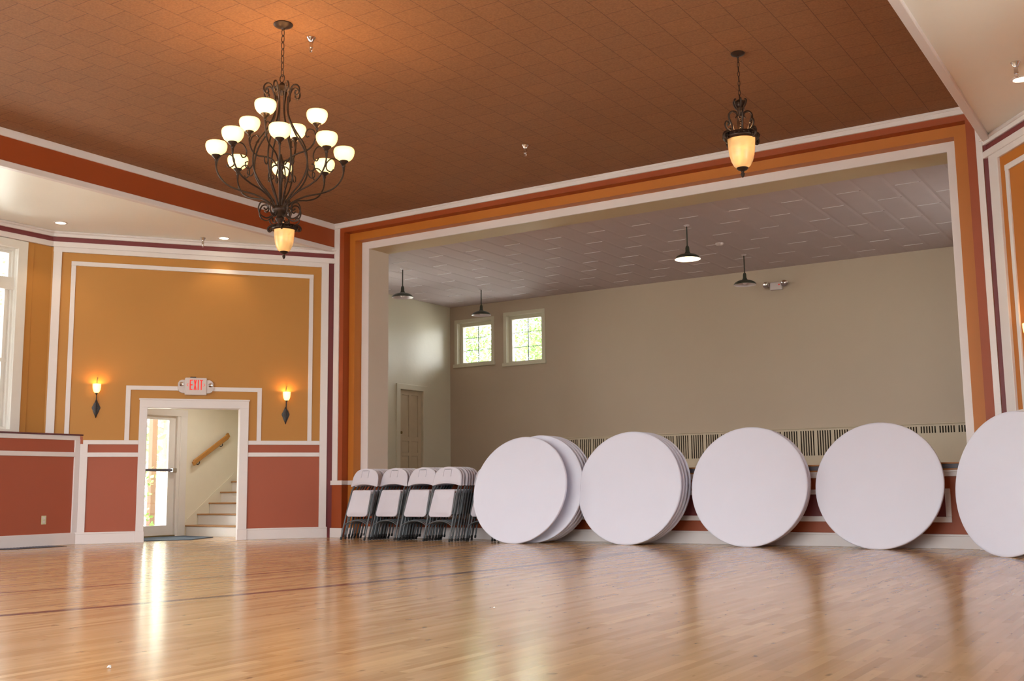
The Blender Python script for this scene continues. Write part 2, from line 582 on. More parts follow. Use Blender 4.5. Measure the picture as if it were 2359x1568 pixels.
# ------------------------------------------------------------------ main dimensions (metres)
D = 13.5                      # proscenium plane
XL, XR = -12.255, -1.935      # beams
HC = 5.30                     # hall ceiling
HA = 4.86                     # alcove ceilings
REAR = -3.2
aL, aR = 0.9236, 0.9383
AL = Vector((-12.355, 13.40, 0)); dL = Vector((-cos(aL), -sin(aL), 0)); nL = Vector((-sin(aL), cos(aL), 0))
AR = Vector((-1.83, 13.40, 0)); dR = Vector((cos(aR), -sin(aR), 0)); nR = Vector((sin(aR), cos(aR), 0))
TL = frame_T(AL, dL, nL)
TR = frame_T(AR, dR, nR)
XWL = -14.96                  # window wall on the left
YC = 9.97                     # corner of the angled wall and the window wall
XWR = AR.x + dR.x * 4.3
YCR = AR.y + dR.y * 4.3

# ------------------------------------------------------------------ floor
mb = MB()
mb.box(-15.4, 1.2, REAR - .2, 15.4, -0.12, 0.0, M['floor'])
struct('floor', mb)
mb = MB()
mb.box(-60, 40, -40, 60, -0.6, -0.35, M['grass'])
g = struct('ground', mb)

# ------------------------------------------------------------------ ceilings and beams
mb = MB()
mb.box(XL - .02, XR + .02, REAR, D + .02, HC, HC + .1, M['ceiling'])
struct('ceiling', mb)
mb = MB()
mb.box(-15.4, XL - .05, REAR, D + .6, HA, HA + .1, M['alcove'])
struct('ceiling_left', mb)
mb = MB()
mb.box(XR + .05, 1.2, REAR, D + .6, HA, HA + .1, M['alcove'])
struct('ceiling_right', mb)
for nm, x, sgn in (('wall_beam_left', XL, -1), ('wall_beam_right', XR, 1)):
    mb = MB()
    a, b = sorted((x + sgn * .012, x + sgn * .085))
    mb.box(a, b, REAR, D, HA - .01, HC - .002, M['red'])
    struct(nm, mb)
    mb = MB()
    a, b = sorted((x, x + sgn * .09))
    mb.bbox(a, b, REAR, D + .01, 4.812, 4.892, M['trim'], b=.006)
    a, b = sorted((x - sgn * .012, x + sgn * .02))
    mb.bbox(a, b, REAR, D, HC - .10, HC - .001, M['trim'], b=.005)
    mb.bbox(a - .0 if sgn > 0 else a, b, REAR, D, HC - .03, HC - .0005, M['trim'], b=.004)
    struct('trim_' + ('1' if sgn < 0 else '2'), mb)

# ------------------------------------------------------------------ proscenium (three stepped planes)
OXL, OXR, OZ = -11.79, -2.405, 4.874     # clear opening
SZ = 1.03                                # stage floor
mb = MB()
# outer burnt-red plane
mb.box(XL - .09, -12.06, D, D + .55, 0, .90, M['red'])
mb.box(XL - .0, -12.06, D, D + .55, .90, HC, M['red'])
mb.box(-2.12, XR + .1, D, D + .55, 0, HC, M['red'])
mb.box(-12.06, -2.12, D, D + .55, 5.13, HC, M['red'])
# orange plane
mb.box(-12.06, -11.94, D + .15, D + .55, 0, 5.13, M['orange'])
mb.box(-2.281, -2.12, D + .15, D + .55, 0, 5.13, M['orange'])
mb.box(-11.94, -2.281, D + .15, D + .55, 4.998, 5.13, M['orange'])
struct('wall_front', mb)
mb = MB()
mb.box(-11.94, OXL, D + .33, 14.34, SZ, 4.998, M['trim'])
mb.box(OXR, -2.281, D + .33, 14.34, SZ, 4.998, M['trim'])
mb.box(OXL, OXR, D + .33, D + .36, OZ, 4.998, M['trim'])
struct('trim_3', mb)
mb = MB()
mb.box(OXL - .002, OXL + .0015, D + .345, 14.36, SZ, OZ, M['reveal'])
mb.box(OXR - .0015, OXR + .002, D + .345, 14.36, SZ, OZ, M['reveal'])
struct('wall_reveal', mb)
mb = MB()
mb.box(OXL, OXR, D + .36, 14.36, OZ + .0, OZ + .16, M['soffit'])
struct('ceiling_soffit', mb)
# stage apron wall with rust paint and framed panel
mb = MB()
mb.box(-11.94, -2.281, D + .33, D + .45, 0, SZ - .04, M['red'])
mb.box(-11.23, -2.69, D + .326, D + .332, .37, .66, M['maroon'])
struct('wall_apron', mb)
mb = MB()
Yf = D + .33
for x0, x1, z0, z1 in ((-11.3, -2.628, .312, .379), (-11.3, -2.628, .655, .716), (-11.3, -11.235, .379, .655), (-2.69, -2.628, .379, .655)):
    mb.bbox(x0, x1, Yf - .016, Yf + .005, z0, z1, M['trim'], b=.003)
mb.bbox(-11.94, -2.281, Yf - .022, Yf + .005, .861, .933, M['trim'], b=.004)
mb.bbox(-11.94, -2.281, Yf - .035, Yf + .005, .915, .938, M['trim'], b=.004)
# same band folding round the stepped frame
mb.bbox(-12.345, -12.045, D - .018, D + .01, .858, .93, M['trim'], b=.003)
mb.bbox(-12.062, -11.925, D + .132, D + .16, .858, .93, M['trim'], b=.003)
mb.bbox(-12.062, -12.045, D - .01, D + .15, .859, .929, M['trim'], b=.003)
mb.bbox(-2.30, -2.105, D + .132, D + .16, .858, .93, M['trim'], b=.003)
mb.bbox(-2.12, -1.80, D - .018, D + .01, .858, .93, M['trim'], b=.003)
struct('trim_4', mb)
# stage nosing
mb = MB()
mb.bbox(-11.94, -2.281, Yf - .03, Yf + .3, .94, .958, M['lip_wood'], b=.003)
mb.bbox(-11.94, -2.281, Yf - .02, Yf + .3, .958, 1.012, M['lip_grey'], b=.003)
mb.bbox(-11.94, -2.281, Yf - .035, Yf + .3, 1.012, SZ, M['lip_wood'], b=.004)
struct('trim_5', mb)
# crown and corner posts on the proscenium plane
mb = MB()
mb.bbox(XL, XR, D - .03, D + .01, HC - .09, HC - .001, M['trim'], b=.004)
mb.bbox(XL, XR, D - .045, D + .01, HC - .035, HC - .0008, M['trim'], b=.004)
mb.bbox(XL - .01, -12.15, D - .018, D + .01, .93, HC - .085, M['trim'], b=.003)
mb.bbox(-2.015, XR - .01, D - .018, D + .01, .93, HC - .085, M['trim'], b=.003)
struct('trim_6', mb)
# baseboards of the proscenium
mb = MB()
mb.bbox(-12.40, -12.04, D - .02, D + .01, 0, .155, M['trim'], b=.004)
mb.bbox(-12.062, -11.92, D + .13, D + .16, 0, .155, M['trim'], b=.004)
mb.bbox(-11.94, -2.281, Yf - .022, Yf + .01, 0, .16, M['trim'], b=.004)
mb.bbox(-11.94, -2.281, Yf - .03, Yf + .01, .145, .172, M['trim'], b=.005)
mb.bbox(-2.30, -2.10, D + .13, D + .16, 0, .165, M['trim'], b=.004)
mb.bbox(-2.14, -1.75, D - .02, D + .01, 0, .165, M['trim'], b=.004)
struct('baseboard_front', mb)


# ------------------------------------------------------------------ angled side walls
def angled_trims(T, s_in, s_out, sA, sB, f0, f1, fin0, fin1, z_low):
    """top cornice, pilaster bands and inner frame; s grows away from the stage"""
    m = MB(); tr = M['trim']
    # cornice: white / maroon / white
    m.bbox(-.16, s_out + .05, -.045, .02, 4.612, 4.697, tr, T, .006)
    m.bbox(-.16, s_out + .05, -.04, .02, 4.775, 4.835, tr, T, .006)
    m.bbox(-.16, s_out + .05, -.075, .02, 4.825, HA, tr, T, .012)
    m.bbox(s_in, s_out, -.03, .02, 4.535, 4.612, tr, T, .004)
    m.bbox(sA[0], sA[1], -.03, .02, z_low, 4.54, tr, T, .004)
    m.bbox(sB[0], sB[1], -.03, .02, z_low, 4.54, tr, T, .004)
    m.bbox(f0, f1, -.018, .02, fin1, fin0, tr, T, .003)
    w = .068
    m.bbox(f0, f0 + w, -.018, .02, z_low, fin1 + .002, tr, T, .003)
    m.bbox(f1 - w, f1, -.018, .02, z_low, fin1 + .002, tr, T, .003)
    return m


# left angled wall with the stair doorway
mb = MB()
door_hole = (1.388, 2.828, 0, 2.12)
grid_wall(mb, -.02, 4.36, 0, HA, 0, .20, [door_hole],
          [(0, 1.55, M['rust']), (1.55, 4.69, M['mustard']), (4.69, 4.79, M['maroon']), (4.79, HA, M['trim'])], TL)
struct('wall_left', mb)
# maroon return between angled wall and proscenium post
mb = MB()
mb.box(-.16, -.02, .0, .06, 0, HA, M['maroon'], TL)
mb.box(-.165, .0, -.012, .0, 4.697, 4.775, M['maroon'], TL)
mb.box(.0, 4.36, -.012, .0, 4.697, 4.775, M['maroon'], TL)
struct('wall_return_left', mb)
mb = angled_trims(TL, -.03, 4.3, (-.03, .088), (4.175, 4.295), .225, 4.03, 4.398, 4.33, 1.55)
mb.bbox(-.03, .088, -.03, .02, 0.16, 1.56, M['trim'], TL, .003)
struct('trim_7', mb)
mb = MB()
tr = M['trim']
# chair rails each side of the doorway
for a, b in ((-.02, 1.26), (2.94, 3.75)):
    mb.bbox(a, b, -.022, .02, 1.523, 1.59, tr, TL, .004)
    mb.bbox(a, b, -.022, .02, 1.33, 1.397, tr, TL, .004)
# portal frame above the door
mb.bbox(1.05, 3.152, -.018, .02, 2.385, 2.452, tr, TL, .003)
mb.bbox(1.05, 1.117, -.018, .02, 1.58, 2.39, tr, TL, .003)
mb.bbox(3.085, 3.152, -.018, .02, 1.58, 2.39, tr, TL, .003)
mb.bbox(3.68, 3.79, -.022, .02, .17, 1.53, tr, TL, .003)
struct('trim_8', mb)
mb = MB()
for a, b in ((1.252, 1.392), (2.822, 2.942)):
    mb.bbox(a, b, -.032, .01, 0, 2.248, tr, TL, .005)
    mb.bbox(a - .008, b + .008, -.04, .01, 0, .17, tr, TL, .005)
mb.bbox(1.252, 2.942, -.033, .01, 2.108, 2.248, tr, TL, .005)
mb.bbox(1.242, 2.952, -.045, .01, 2.226, 2.252, tr, TL, .005)
# jamb lining
mb.box(1.380, 1.394, -.01, .215, 0, 2.115, tr, TL)
mb.box(2.820, 2.834, -.01, .215, 0, 2.115, tr, TL)
mb.box(1.380, 2.834, -.01, .215, 2.106, 2.12, tr, TL)
struct('door_1', mb)
mb = MB()
for a, b in ((-.05, 1.25), (2.945, 3.82)):
    mb.bbox(a, b, -.022, .02, 0, .175, tr, TL, .004)
    mb.bbox(a, b, -.028, .02, .15, .178, tr, TL, .005)
struct('baseboard_left', mb)

# right angled wall
mb = MB()
grid_wall(mb, -.02, 4.36, 0, HA, 0, .20, [], [(0, 1.55, M['rust']), (1.55, 4.69, M['orange']), (4.69, 4.79, M['maroon']), (4.79, HA, M['trim'])], TR)
struct('wall_right', mb)
mb = MB()
mb.box(-.16, -.02, .0, .06, 0, HA, M['maroon'], TR)
mb.box(-.165, 4.36, -.012, .0, 4.697, 4.775, M['maroon'], TR)
mb.box(XR + .0, AR.x - .02, D - .012, D + .02, 0, HA, M['maroon'])
struct('wall_return_right', mb)
mb = angled_trims(TR, -.045, 4.3, (-.045, .155), (4.175, 4.295), .28, 4.03, 4.405, 4.337, 1.55)
mb.bbox(XR + .08, XR + .12, D - .05, D, 4.612, 4.697, tr, b=.004)
mb.bbox(XR + .05, XR + .12, D - .05, D, 4.775, HA, tr, b=.004)
mb.bbox(.0, 4.3, -.022, .02, 1.523, 1.59, tr, TR, .004)
mb.bbox(.0, 4.3, -.022, .02, 1.33, 1.397, tr, TR, .004)
struct('trim_9', mb)
mb = MB()
mb.bbox(-.05, 4.3, -.022, .02, 0, .175, tr, TR, .004)
struct('baseboard_right', mb)

# ------------------------------------------------------------------ window walls
WZ0, WZ1 = 1.72, 4.49
def window_wall(x, sgn, ystart, ycs, wins, wname, tname, first):
    """sgn=-1: wall on the left (room towards +x); wins: list of (y0,y1)"""
    m = MB()
    T = frame_T((x, 0, 0), (0, 1, 0), (sgn, 0, 0))
    grid_wall(m, REAR, ystart + .02, 0, HA, 0, .22, [(a, b, WZ0, WZ1) for a, b in wins],
              [(0, 1.6, M['rust']), (1.6, 4.69, M['mustard']), (4.69, 4.79, M['maroon']), (4.79, HA, M['trim'])], T)
    struct(wname, m)
    m = MB()
    m.bbox(REAR, ystart + .02, -.045, .02, 4.612, 4.697, tr, T, .006)
    m.bbox(REAR, ystart + .02, -.04, .02, 4.775, 4.835, tr, T, .006)
    m.bbox(REAR, ystart + .02, -.075, .02, 4.825, HA, tr, T, .012)
    m.box(REAR, ystart, -.012, .0, 4.697, 4.775, M['maroon'], T)
    struct(tname, m)
    k = first
    for a, b in wins:
        e = bpy.data.objects.new('window_%d' % k, None); COL.objects.link(e)
        e['kind'] = 'structure'
        e.location = (x, (a + b) / 2, WZ0)
        Te = Matrix.Translation(-e.location) @ T
        f = MB(); w = M['white_wood']
        # casing on the room face
        f.bbox(a - .15, a + .01, -.03, .02, 1.66, 4.60, w, Te, .006)
        f.bbox(b - .01, b + .15, -.03, .02, 1.66, 4.60, w, Te, .006)
        f.bbox(a - .15, b + .15, -.03, .02, 4.48, 4.605, w, Te, .006)
        f.bbox(a - .15, b + .15, -.03, .10, 1.655, 1.73, w, Te, .006)
        # stepped jamb
        for i, (o_, t0, t1) in enumerate(((.0, .0, .22), (.035, .05, .22), (.07, .09, .17))):
            f.bbox(a + o_ - .03, a + o_ + .015, t0, t1, WZ0, WZ1, w, Te)
            f.bbox(b - o_ - .015, b - o_ + .03, t0, t1, WZ0, WZ1, w, Te)
            f.bbox(a, b, t0, t1, WZ1 - o_ - .015, WZ1 - o_ + .03, w, Te)
            f.bbox(a, b, t0, t1, WZ0 + o_ - .03, WZ0 + o_ + .015, w, Te)
        # transom rail, meeting rail
        f.bbox(a, b, .04, .19, 3.84, 4.03, w, Te, .006)
        f.bbox(a, b, .08, .14, 2.74, 2.80, w, Te)
        f.bbox(a + .08, a + .13, .08, .13, WZ0, 3.86, w, Te)
        f.bbox(b - .13, b - .08, .08, .13, WZ0, 3.86, w, Te)
        f.build('window_frame', e)
        p = MB()
        p.box(a + .06, b - .06, .115, .121, WZ0 + .05, WZ1 - .05, M['glass'], Te)
        p.build('window_pane', e)
        portal(x + sgn * .24, (a + b) / 2, (WZ0 + WZ1) / 2, b - a, WZ1 - WZ0, -sgn, 0)
        k += 1
    return k


wl = [(8.25, 9.38), (6.55, 7.68), (4.85, 5.98), (2.2, 3.33), (.5, 1.63), (-1.2, -.07)]
k = window_wall(XWL, -1, YC, None, wl, 'wall_far_left', 'trim_10', 1)
k = window_wall(XWR, 1, YCR, None, [(a - .2, b - .2) for a, b in wl], 'wall_far_right', 'trim_11', k)

# groove-edged mustard strip next to the window, wainscot in front of the window wall
mb = MB()
mb.bbox(9.53, 9.64, -.012, .01, 1.68, 4.6, M['mustard'], frame_T((XWL, 0, 0), (0, 1, 0), (-1, 0, 0)), .004)
struct('trim_12', mb)
XWN = -14.66
mb = MB()
mb.box(XWL, XWN, REAR, 10.36, 0, 1.64, M['rust'])
mb.add([(XWL, 10.36, 0), (XWN, 10.36, 0), (-14.62, 10.40, 0), (-14.93, 10.0, 0), (XWL, 10.36, 1.64), (XWN, 10.36, 1.64), (-14.62, 10.40, 1.64), (-14.93, 10.0, 1.64)],
       [(0, 1, 2, 3), (4, 5, 6, 7), (0, 1, 5, 4), (1, 2, 6, 5), (2, 3, 7, 6), (3, 0, 4, 7)], M['rust'])
struct('wall_wainscot', mb)
mb = MB()
mb.bbox(XWN - .01, XWN + .022, REAR, 10.37, 1.585, 1.655, tr, b=.004)
mb.bbox(XWN - .01, XWN + .022, REAR, 10.37, 1.33, 1.40, tr, b=.004)
mb.bbox(XWN - .01, XWN + .022, 10.285, 10.375, .17, 1.60, tr, b=.004)
mb.bbox(XWN - .01, XWN + .028, REAR, 10.38, 0, .178, tr, b=.006)
struct('trim_13', mb)
mb = MB()
mb.bbox(XWL - .02, XWN + .045, REAR, 10.42, 1.655, 1.678, M['maroon_cap'], b=.006)
struct('trim_14', mb)

# rear wall behind the photographer, with windows
mb = MB()
rw = [(-14.3, -12.7), (-11.9, -10.2), (-9.8, -8.1), (-7.7, -6.0), (-5.6, -3.9), (-3.5, -1.8)]
grid_wall(mb, -15.2, 1.2, 0, HC, 0, .2, [(a, b, 1.0, 4.8) for a, b in rw], [(0, 1.55, M['rust']), (1.55, HC, M['mustard'])], frame_T((0, REAR, 0), (1, 0, 0), (0, -1, 0)))
struct('wall_back', mb)
for a, b in rw:
    e = bpy.data.objects.new('window_%d' % k, None); COL.objects.link(e)
    e['kind'] = 'structure'; e.location = ((a + b) / 2, REAR, 1.0)
    f = MB(); w = M['white_wood']
    hw = (b - a) / 2
    f.bbox(-hw - .12, -hw + .05, -.15, .03, -.08, 3.9, w, b=.005)
    f.bbox(hw - .05, hw + .12, -.15, .03, -.08, 3.9, w, b=.005)
    f.bbox(-hw - .12, hw + .12, -.15, .03, 3.75, 3.92, w, b=.005)
    f.bbox(-hw - .12, hw + .12, -.15, .05, -.1, .05, w, b=.005)
    f.bbox(-hw, hw, -.13, -.07, 1.5, 1.56, w, b=.005)
    f.build('window_frame', e)
    p = MB(); p.box(-hw + .04, hw - .04, -.105, -.099, .04, 3.76, M['glass']); p.build('window_pane', e)
    portal((a + b) / 2, REAR - .22, 2.9, b - a, 3.8, 0, 1)
    k += 1

# ------------------------------------------------------------------ stage house
SXL, SXR, SYB, SCZ = -14.5, .1, 19.91, 4.93
mb = MB()
mb.box(SXL, SXR, 14.1, SYB, SZ - .12, SZ - .01, M['stage_floor'])
mb.box(-11.94, -2.281, D + .34, 14.1, SZ - .03, SZ - .01, M['stage_floor'])
struct('floor_stage', mb)
mb = MB()
w1 = (-14.32, -13.32, 3.56, 4.57)
w2 = (-12.97, -11.98, 3.50, 4.62)
TB = frame_T((0, SYB, 0), (1, 0, 0), (0, 1, 0))
grid_wall(mb, SXL - .2, SXR + .2, SZ - .2, SCZ + .15, 0, .28, [w1, w2], [(0, 9, M['stage_wall'])], TB)
struct('wall_stage_back', mb)
mb = MB()
TSL = frame_T((SXL, 0, 0), (0, 1, 0), (-1, 0, 0))
grid_wall(mb, 14.2, SYB, SZ - .2, SCZ + .15, 0, .2, [(18.06, 18.86, SZ - .01, 2.91), (15.1, 17.0, 2.4, 4.5)], [(0, 9, M['stage_side'])], TSL)
struct('wall_stage_left', mb)
mb = MB()
TSR = frame_T((SXR, 0, 0), (0, 1, 0), (1, 0, 0))
grid_wall(mb, 14.2, SYB, SZ - .2, SCZ + .15, 0, .2, [(15.6, 17.6, 2.4, 4.5)], [(0, 9, M['stage_wall'])], TSR)
struct('wall_stage_right', mb)
mb = MB()
mb.box(SXL, -11.93, 14.3, 14.36, SZ, SCZ + .1, M['stage_wall'])
mb.box(-2.29, SXR, 14.3, 14.36, SZ, SCZ + .1, M['stage_wall'])
mb.box(-11.93, -2.29, 14.34, 14.38, OZ + .14, SCZ + .1, M['stage_wall'])
struct('wall_stage_front', mb)
mb = MB()
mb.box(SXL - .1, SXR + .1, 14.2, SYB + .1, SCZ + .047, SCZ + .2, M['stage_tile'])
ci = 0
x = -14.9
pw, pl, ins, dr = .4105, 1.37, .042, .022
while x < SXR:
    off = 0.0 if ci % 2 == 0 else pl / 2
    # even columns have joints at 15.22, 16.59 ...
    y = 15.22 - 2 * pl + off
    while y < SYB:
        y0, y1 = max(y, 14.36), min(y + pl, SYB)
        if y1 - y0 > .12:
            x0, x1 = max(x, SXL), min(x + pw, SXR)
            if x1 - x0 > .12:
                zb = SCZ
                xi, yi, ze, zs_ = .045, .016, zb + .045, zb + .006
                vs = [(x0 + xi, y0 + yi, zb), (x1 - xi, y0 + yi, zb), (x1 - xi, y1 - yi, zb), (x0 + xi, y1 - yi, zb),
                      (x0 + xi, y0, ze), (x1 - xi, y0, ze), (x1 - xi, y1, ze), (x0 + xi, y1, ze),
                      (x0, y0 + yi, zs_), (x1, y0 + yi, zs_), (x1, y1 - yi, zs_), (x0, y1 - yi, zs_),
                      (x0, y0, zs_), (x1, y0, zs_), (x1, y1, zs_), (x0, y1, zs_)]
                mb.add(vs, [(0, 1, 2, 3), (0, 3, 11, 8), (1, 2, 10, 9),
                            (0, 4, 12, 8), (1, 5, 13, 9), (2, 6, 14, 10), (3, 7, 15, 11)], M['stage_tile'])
                mb.add(vs, [(0, 1, 5, 4), (2, 3, 7, 6)], M['tile_edge_lit'])
        y += pl
    x += pw
    ci += 1
struct('ceiling_stage', mb)

for (a, b, c, d), gx in ((w1, .10), (w2, .12)):
    e = bpy.data.objects.new('window_%d' % k, None); COL.objects.link(e)
    e['kind'] = 'structure'; e.location = ((a + b) / 2, SYB, c)
    T0 = Matrix.Translation(-e.location) @ TB
    f = MB(); w2m = M['stage_side']
    f.bbox(a - .05, a + .03, -.02, .12, c - .05, d + .05, w2m, T0, .008)
    f.bbox(b - .03, b + .05, -.02, .12, c - .05, d + .05, w2m, T0, .008)
    f.bbox(a - .05, b + .05, -.02, .12, d - .03, d + .05, w2m, T0, .008)
    f.bbox(a - .07, b + .07, -.05, .12, c - .05, c + .03, w2m, T0, .008)
    f.bbox(a + .02, a + .11, .10, .22, c, d, w2m, T0, .008)
    f.bbox(b - .11, b - .02, .10, .22, c, d, w2m, T0, .008)
    f.bbox(a, b, .10, .22, d - .11, d - .02, w2m, T0, .008)
    f.bbox(a, b, .10, .22, c + .0, c + .07, w2m, T0, .008)
    f.build('window_frame', e)
    f = MB()
    mx_ = (a + b) / 2
    f.box(mx_ - .008, mx_ + .008, .17, .19, c, d, M['lip_grey'], T0)
    hh = d - c - .14
    for q in (1, 2):
        zz = c + .06 + hh * q / 3
        f.box(a, b, .17, .19, zz - .006, zz + .006, M['lip_grey'], T0)
    f.build('muntins', e)
    p = MB(); p.box(a + .08, b - .08, .176, .182, c + .05, d - .09, M['glass'], T0); p.build('window_pane', e)
    portal((a + b) / 2, SYB + .3, (c + d) / 2, b - a, d - c, 0, -1)
    k += 1

# unseen tall windows added to the stage side walls to brighten the stage
for T_, x_, sg_, ya, yb in ((TSL, SXL, 1, 15.1, 17.0), (TSR, SXR, -1, 15.6, 17.6)):
    e = bpy.data.objects.new('window_%d' % k, None); COL.objects.link(e)
    e['kind'] = 'structure'; e.location = (x_, (ya + yb) / 2, 2.4)
    T0 = Matrix.Translation(-e.location) @ T_
    f = MB()
    for y_ in (ya, (ya + yb) / 2, yb): f.bbox(y_ - .06, y_ + .06, -.02, .12, 2.36, 4.56, M['stage_side'], T0, .006)
    for z_ in (2.4, 3.45, 4.5): f.bbox(ya - .05, yb + .05, -.022, .115, z_ - .05, z_ + .05, M['stage_side'], T0, .006)
    f.build('window_frame', e)
    p = MB(); p.box(ya + .03, yb - .03, .05, .056, 2.42, 4.48, M['glass'], T0); p.build('window_pane', e)
    portal(x_ - sg_ * .22, (ya + yb) / 2, 3.45, yb - ya, 2.1, sg_, 0)
    k += 1

# stage side door
e = bpy.data.objects.new('door_2', None); COL.objects.link(e); e['kind'] = 'structure'
e.location = (SXL, 18.5, SZ)
T0 = Matrix.Translation(-e.location) @ TSL
f = MB()
f.bbox(17.93, 18.06, -.03, .01, SZ, 3.03, M['stage_side'], T0, .006)
f.bbox(18.86, 19.0, -.03, .01, SZ, 3.03, M['stage_side'], T0, .006)
f.bbox(17.93, 19.0, -.03, .01, 2.91, 3.03, M['stage_side'], T0, .006)
f.build('door_frame', e)
f = MB()
f.box(18.04, 18.88, .05, .195, SZ - .02, 2.93, M['door_wood'], T0)
for za, zb in ((1.15, 1.42), (1.52, 1.72), (1.82, 2.8)):
    for ya, yb in ((18.06, 18.10), (18.82, 18.86)) if False else ():
        pass
for za, zb in ((SZ, 1.14), (1.48, 1.56), (1.80, 1.90), (2.80, 2.91)):
    f.bbox(18.06, 18.86, .03, .06, za, zb, M['door_wood'], T0, .006)
for ya, yb in ((18.06, 18.18), (18.42, 18.50), (18.74, 18.86)):
    f.bbox(ya, yb, .03, .06, SZ, 2.91, M['door_wood'], T0, .006)
f.build('door_leaf', e)
f = MB()
f.lathe([(0, 0), (.03, .005), (.032, .02), (.015, .03), (.012, .05)], M['brass'], 14, Matrix.Translation(Vector((SXL - .0, 18.14, 1.98)) - e.location) @ Matrix.Rotation(-pi / 2, 4, 'Y'))
f.build('door_knob', e, 40)

# ------------------------------------------------------------------ stair hall behind the left doorway
XH = -15.30
mb = MB()
hw = M['hall_wall']
THL = frame_T((XH, 0, 0), (0, 1, 0), (-1, 0, 0))
grid_wall(mb, 11.0, 14.6, -.05, 3.2, 0, .18, [(11.90, 12.79, 0, 2.10), (11.1, 11.72, .3, 2.1)], [(0, 9, hw)], THL)
mb.box(XH - .18, -12.6, 14.40, 14.6, -.05, 3.2, hw)
mb.box(-13.55, -13.4, 12.95, 14.5, 0, 3.2, hw)
mb.box(XH - .18, -14.55, 10.85, 11.0, -.05, 3.2, hw)
struct('wall_stair_hall', mb)
mb = MB()
mb.prism([(XH - .2, 10.85), (-14.42, 10.9), (-12.5, 13.4), (-12.5, 14.6), (XH - .2, 14.6)], 2.62, 2.7, hw)
struct('ceiling_stair_hall', mb)
# room-side skin of the hall wall (back of the angled wall)
# exterior glass door
e = bpy.data.objects.new('door_3', None); COL.objects.link(e); e['kind'] = 'structure'
e.location = (XH, 12.35, 0)
T0 = Matrix.Translation(-e.location) @ THL
ww = M['white_wood']
f = MB()
f.bbox(11.80, 11.92, -.035, .18, 0, 2.2, ww, T0, .006)
f.bbox(12.84, 12.99, -.035, .02, 0, 2.2, ww, T0, .006)
f.bbox(12.78, 12.85, -.02, .18, 0, 2.2, ww, T0, .006)
f.bbox(11.80, 12.99, -.035, .18, 2.10, 2.22, ww, T0, .006)
f.box(11.9, 12.8, -.02, .18, 0, .03, M['brass'], T0)
f.build('door_frame', e)
f = MB()
f.bbox(11.92, 12.03, .03, .075, .03, 2.1, ww, T0, .004)
f.bbox(12.64, 12.78, .03, .075, .03, 2.1, ww, T0, .004)
f.bbox(11.92, 12.78, .03, .075, .03, .20, ww, T0, .004)
f.bbox(11.92, 12.78, .03, .075, 2.03, 2.1, ww, T0, .004)
f.build('door_leaf', e)
f = MB(); f.box(12.02, 12.65, .048, .054, .19, 2.04, M['glass'], T0); f.build('window_pane', e)
f = MB()
f.bbox(11.95, 12.76, -.045, -.015, 1.13, 1.175, M['lip_grey'], T0, .006)
f.bbox(12.67, 12.77, -.05, .035, 1.115, 1.19, M['chrome'], T0, .008)
f.bbox(11.93, 12.0, -.05, .035, 1.115, 1.19, M['chrome'], T0, .008)
f.build('push_bar', e)
portal(XH - .2, 12.35, 1.05, .87, 2.1, 1, 0)
portal(XH - .2, 11.41, 1.2, .62, 1.8, 1, 0)
f = MB(); f.box(11.1, 11.72, .06, .066, .3, 2.1, M['glass'], THL); struct('window_30', f)  # unseen sidelight added to let more daylight into the stair hall

# unseen fill light added to brighten the stair hall
l = bpy.data.lights.new('stair_hall_fill', 'AREA'); l.shape = 'DISK'; l.size = .4; l.energy = 10; l.color = (1, .97, .92)
o = bpy.data.objects.new('stair_hall_fill', l); COL.objects.link(o); o.location = (-14.3, 12.9, 2.6)
# stairs
st = thing('staircase', 'white staircase with oak treads rising behind the open doorway', 'staircase', (-14.4, 13.03, 0))
rise, run = .192, .262
for i in range(5):
    r_ = MB()
    y0 = 13.03 + i * run - 13.03
    r_.bbox(-.88, .83, y0, y0 + (run if i < 4 else .32) - .002, i * rise, (i + 1) * rise - .026, M['white_wood'], None, .003) if i == 0 else \
        r_.bbox(-.88, .83, y0, y0 + (run if i < 4 else .32) - .002, 0, (i + 1) * rise - .026, M['white_wood'], None, .003)
    r_.build('riser', st)
    t_ = MB()
    t_.bbox(-.885, .83, y0 - .03, y0 + (run if i < 4 else .32), (i + 1) * rise - .026, (i + 1) * rise, M['tread'], None, .009)
    t_.build('tread', st)
# skirt board against the wall
mb = MB()
prof = [(13.0, 0), (13.0, .22), (13.06, .30), (14.06, 1.06), (14.12, 1.12), (14.40, 1.12), (14.40, 0)]
vs = [(XH + .001, y, z) for y, z in prof] + [(XH + .016, y, z) for y, z in prof]
n = len(prof)
mb.add(vs, [tuple(range(n)), tuple(range(n, 2 * n))] + [(i, (i + 1) % n, n + (i + 1) % n, n + i) for i in range(n)], M['hall_wall'])
struct('trim_15', mb)
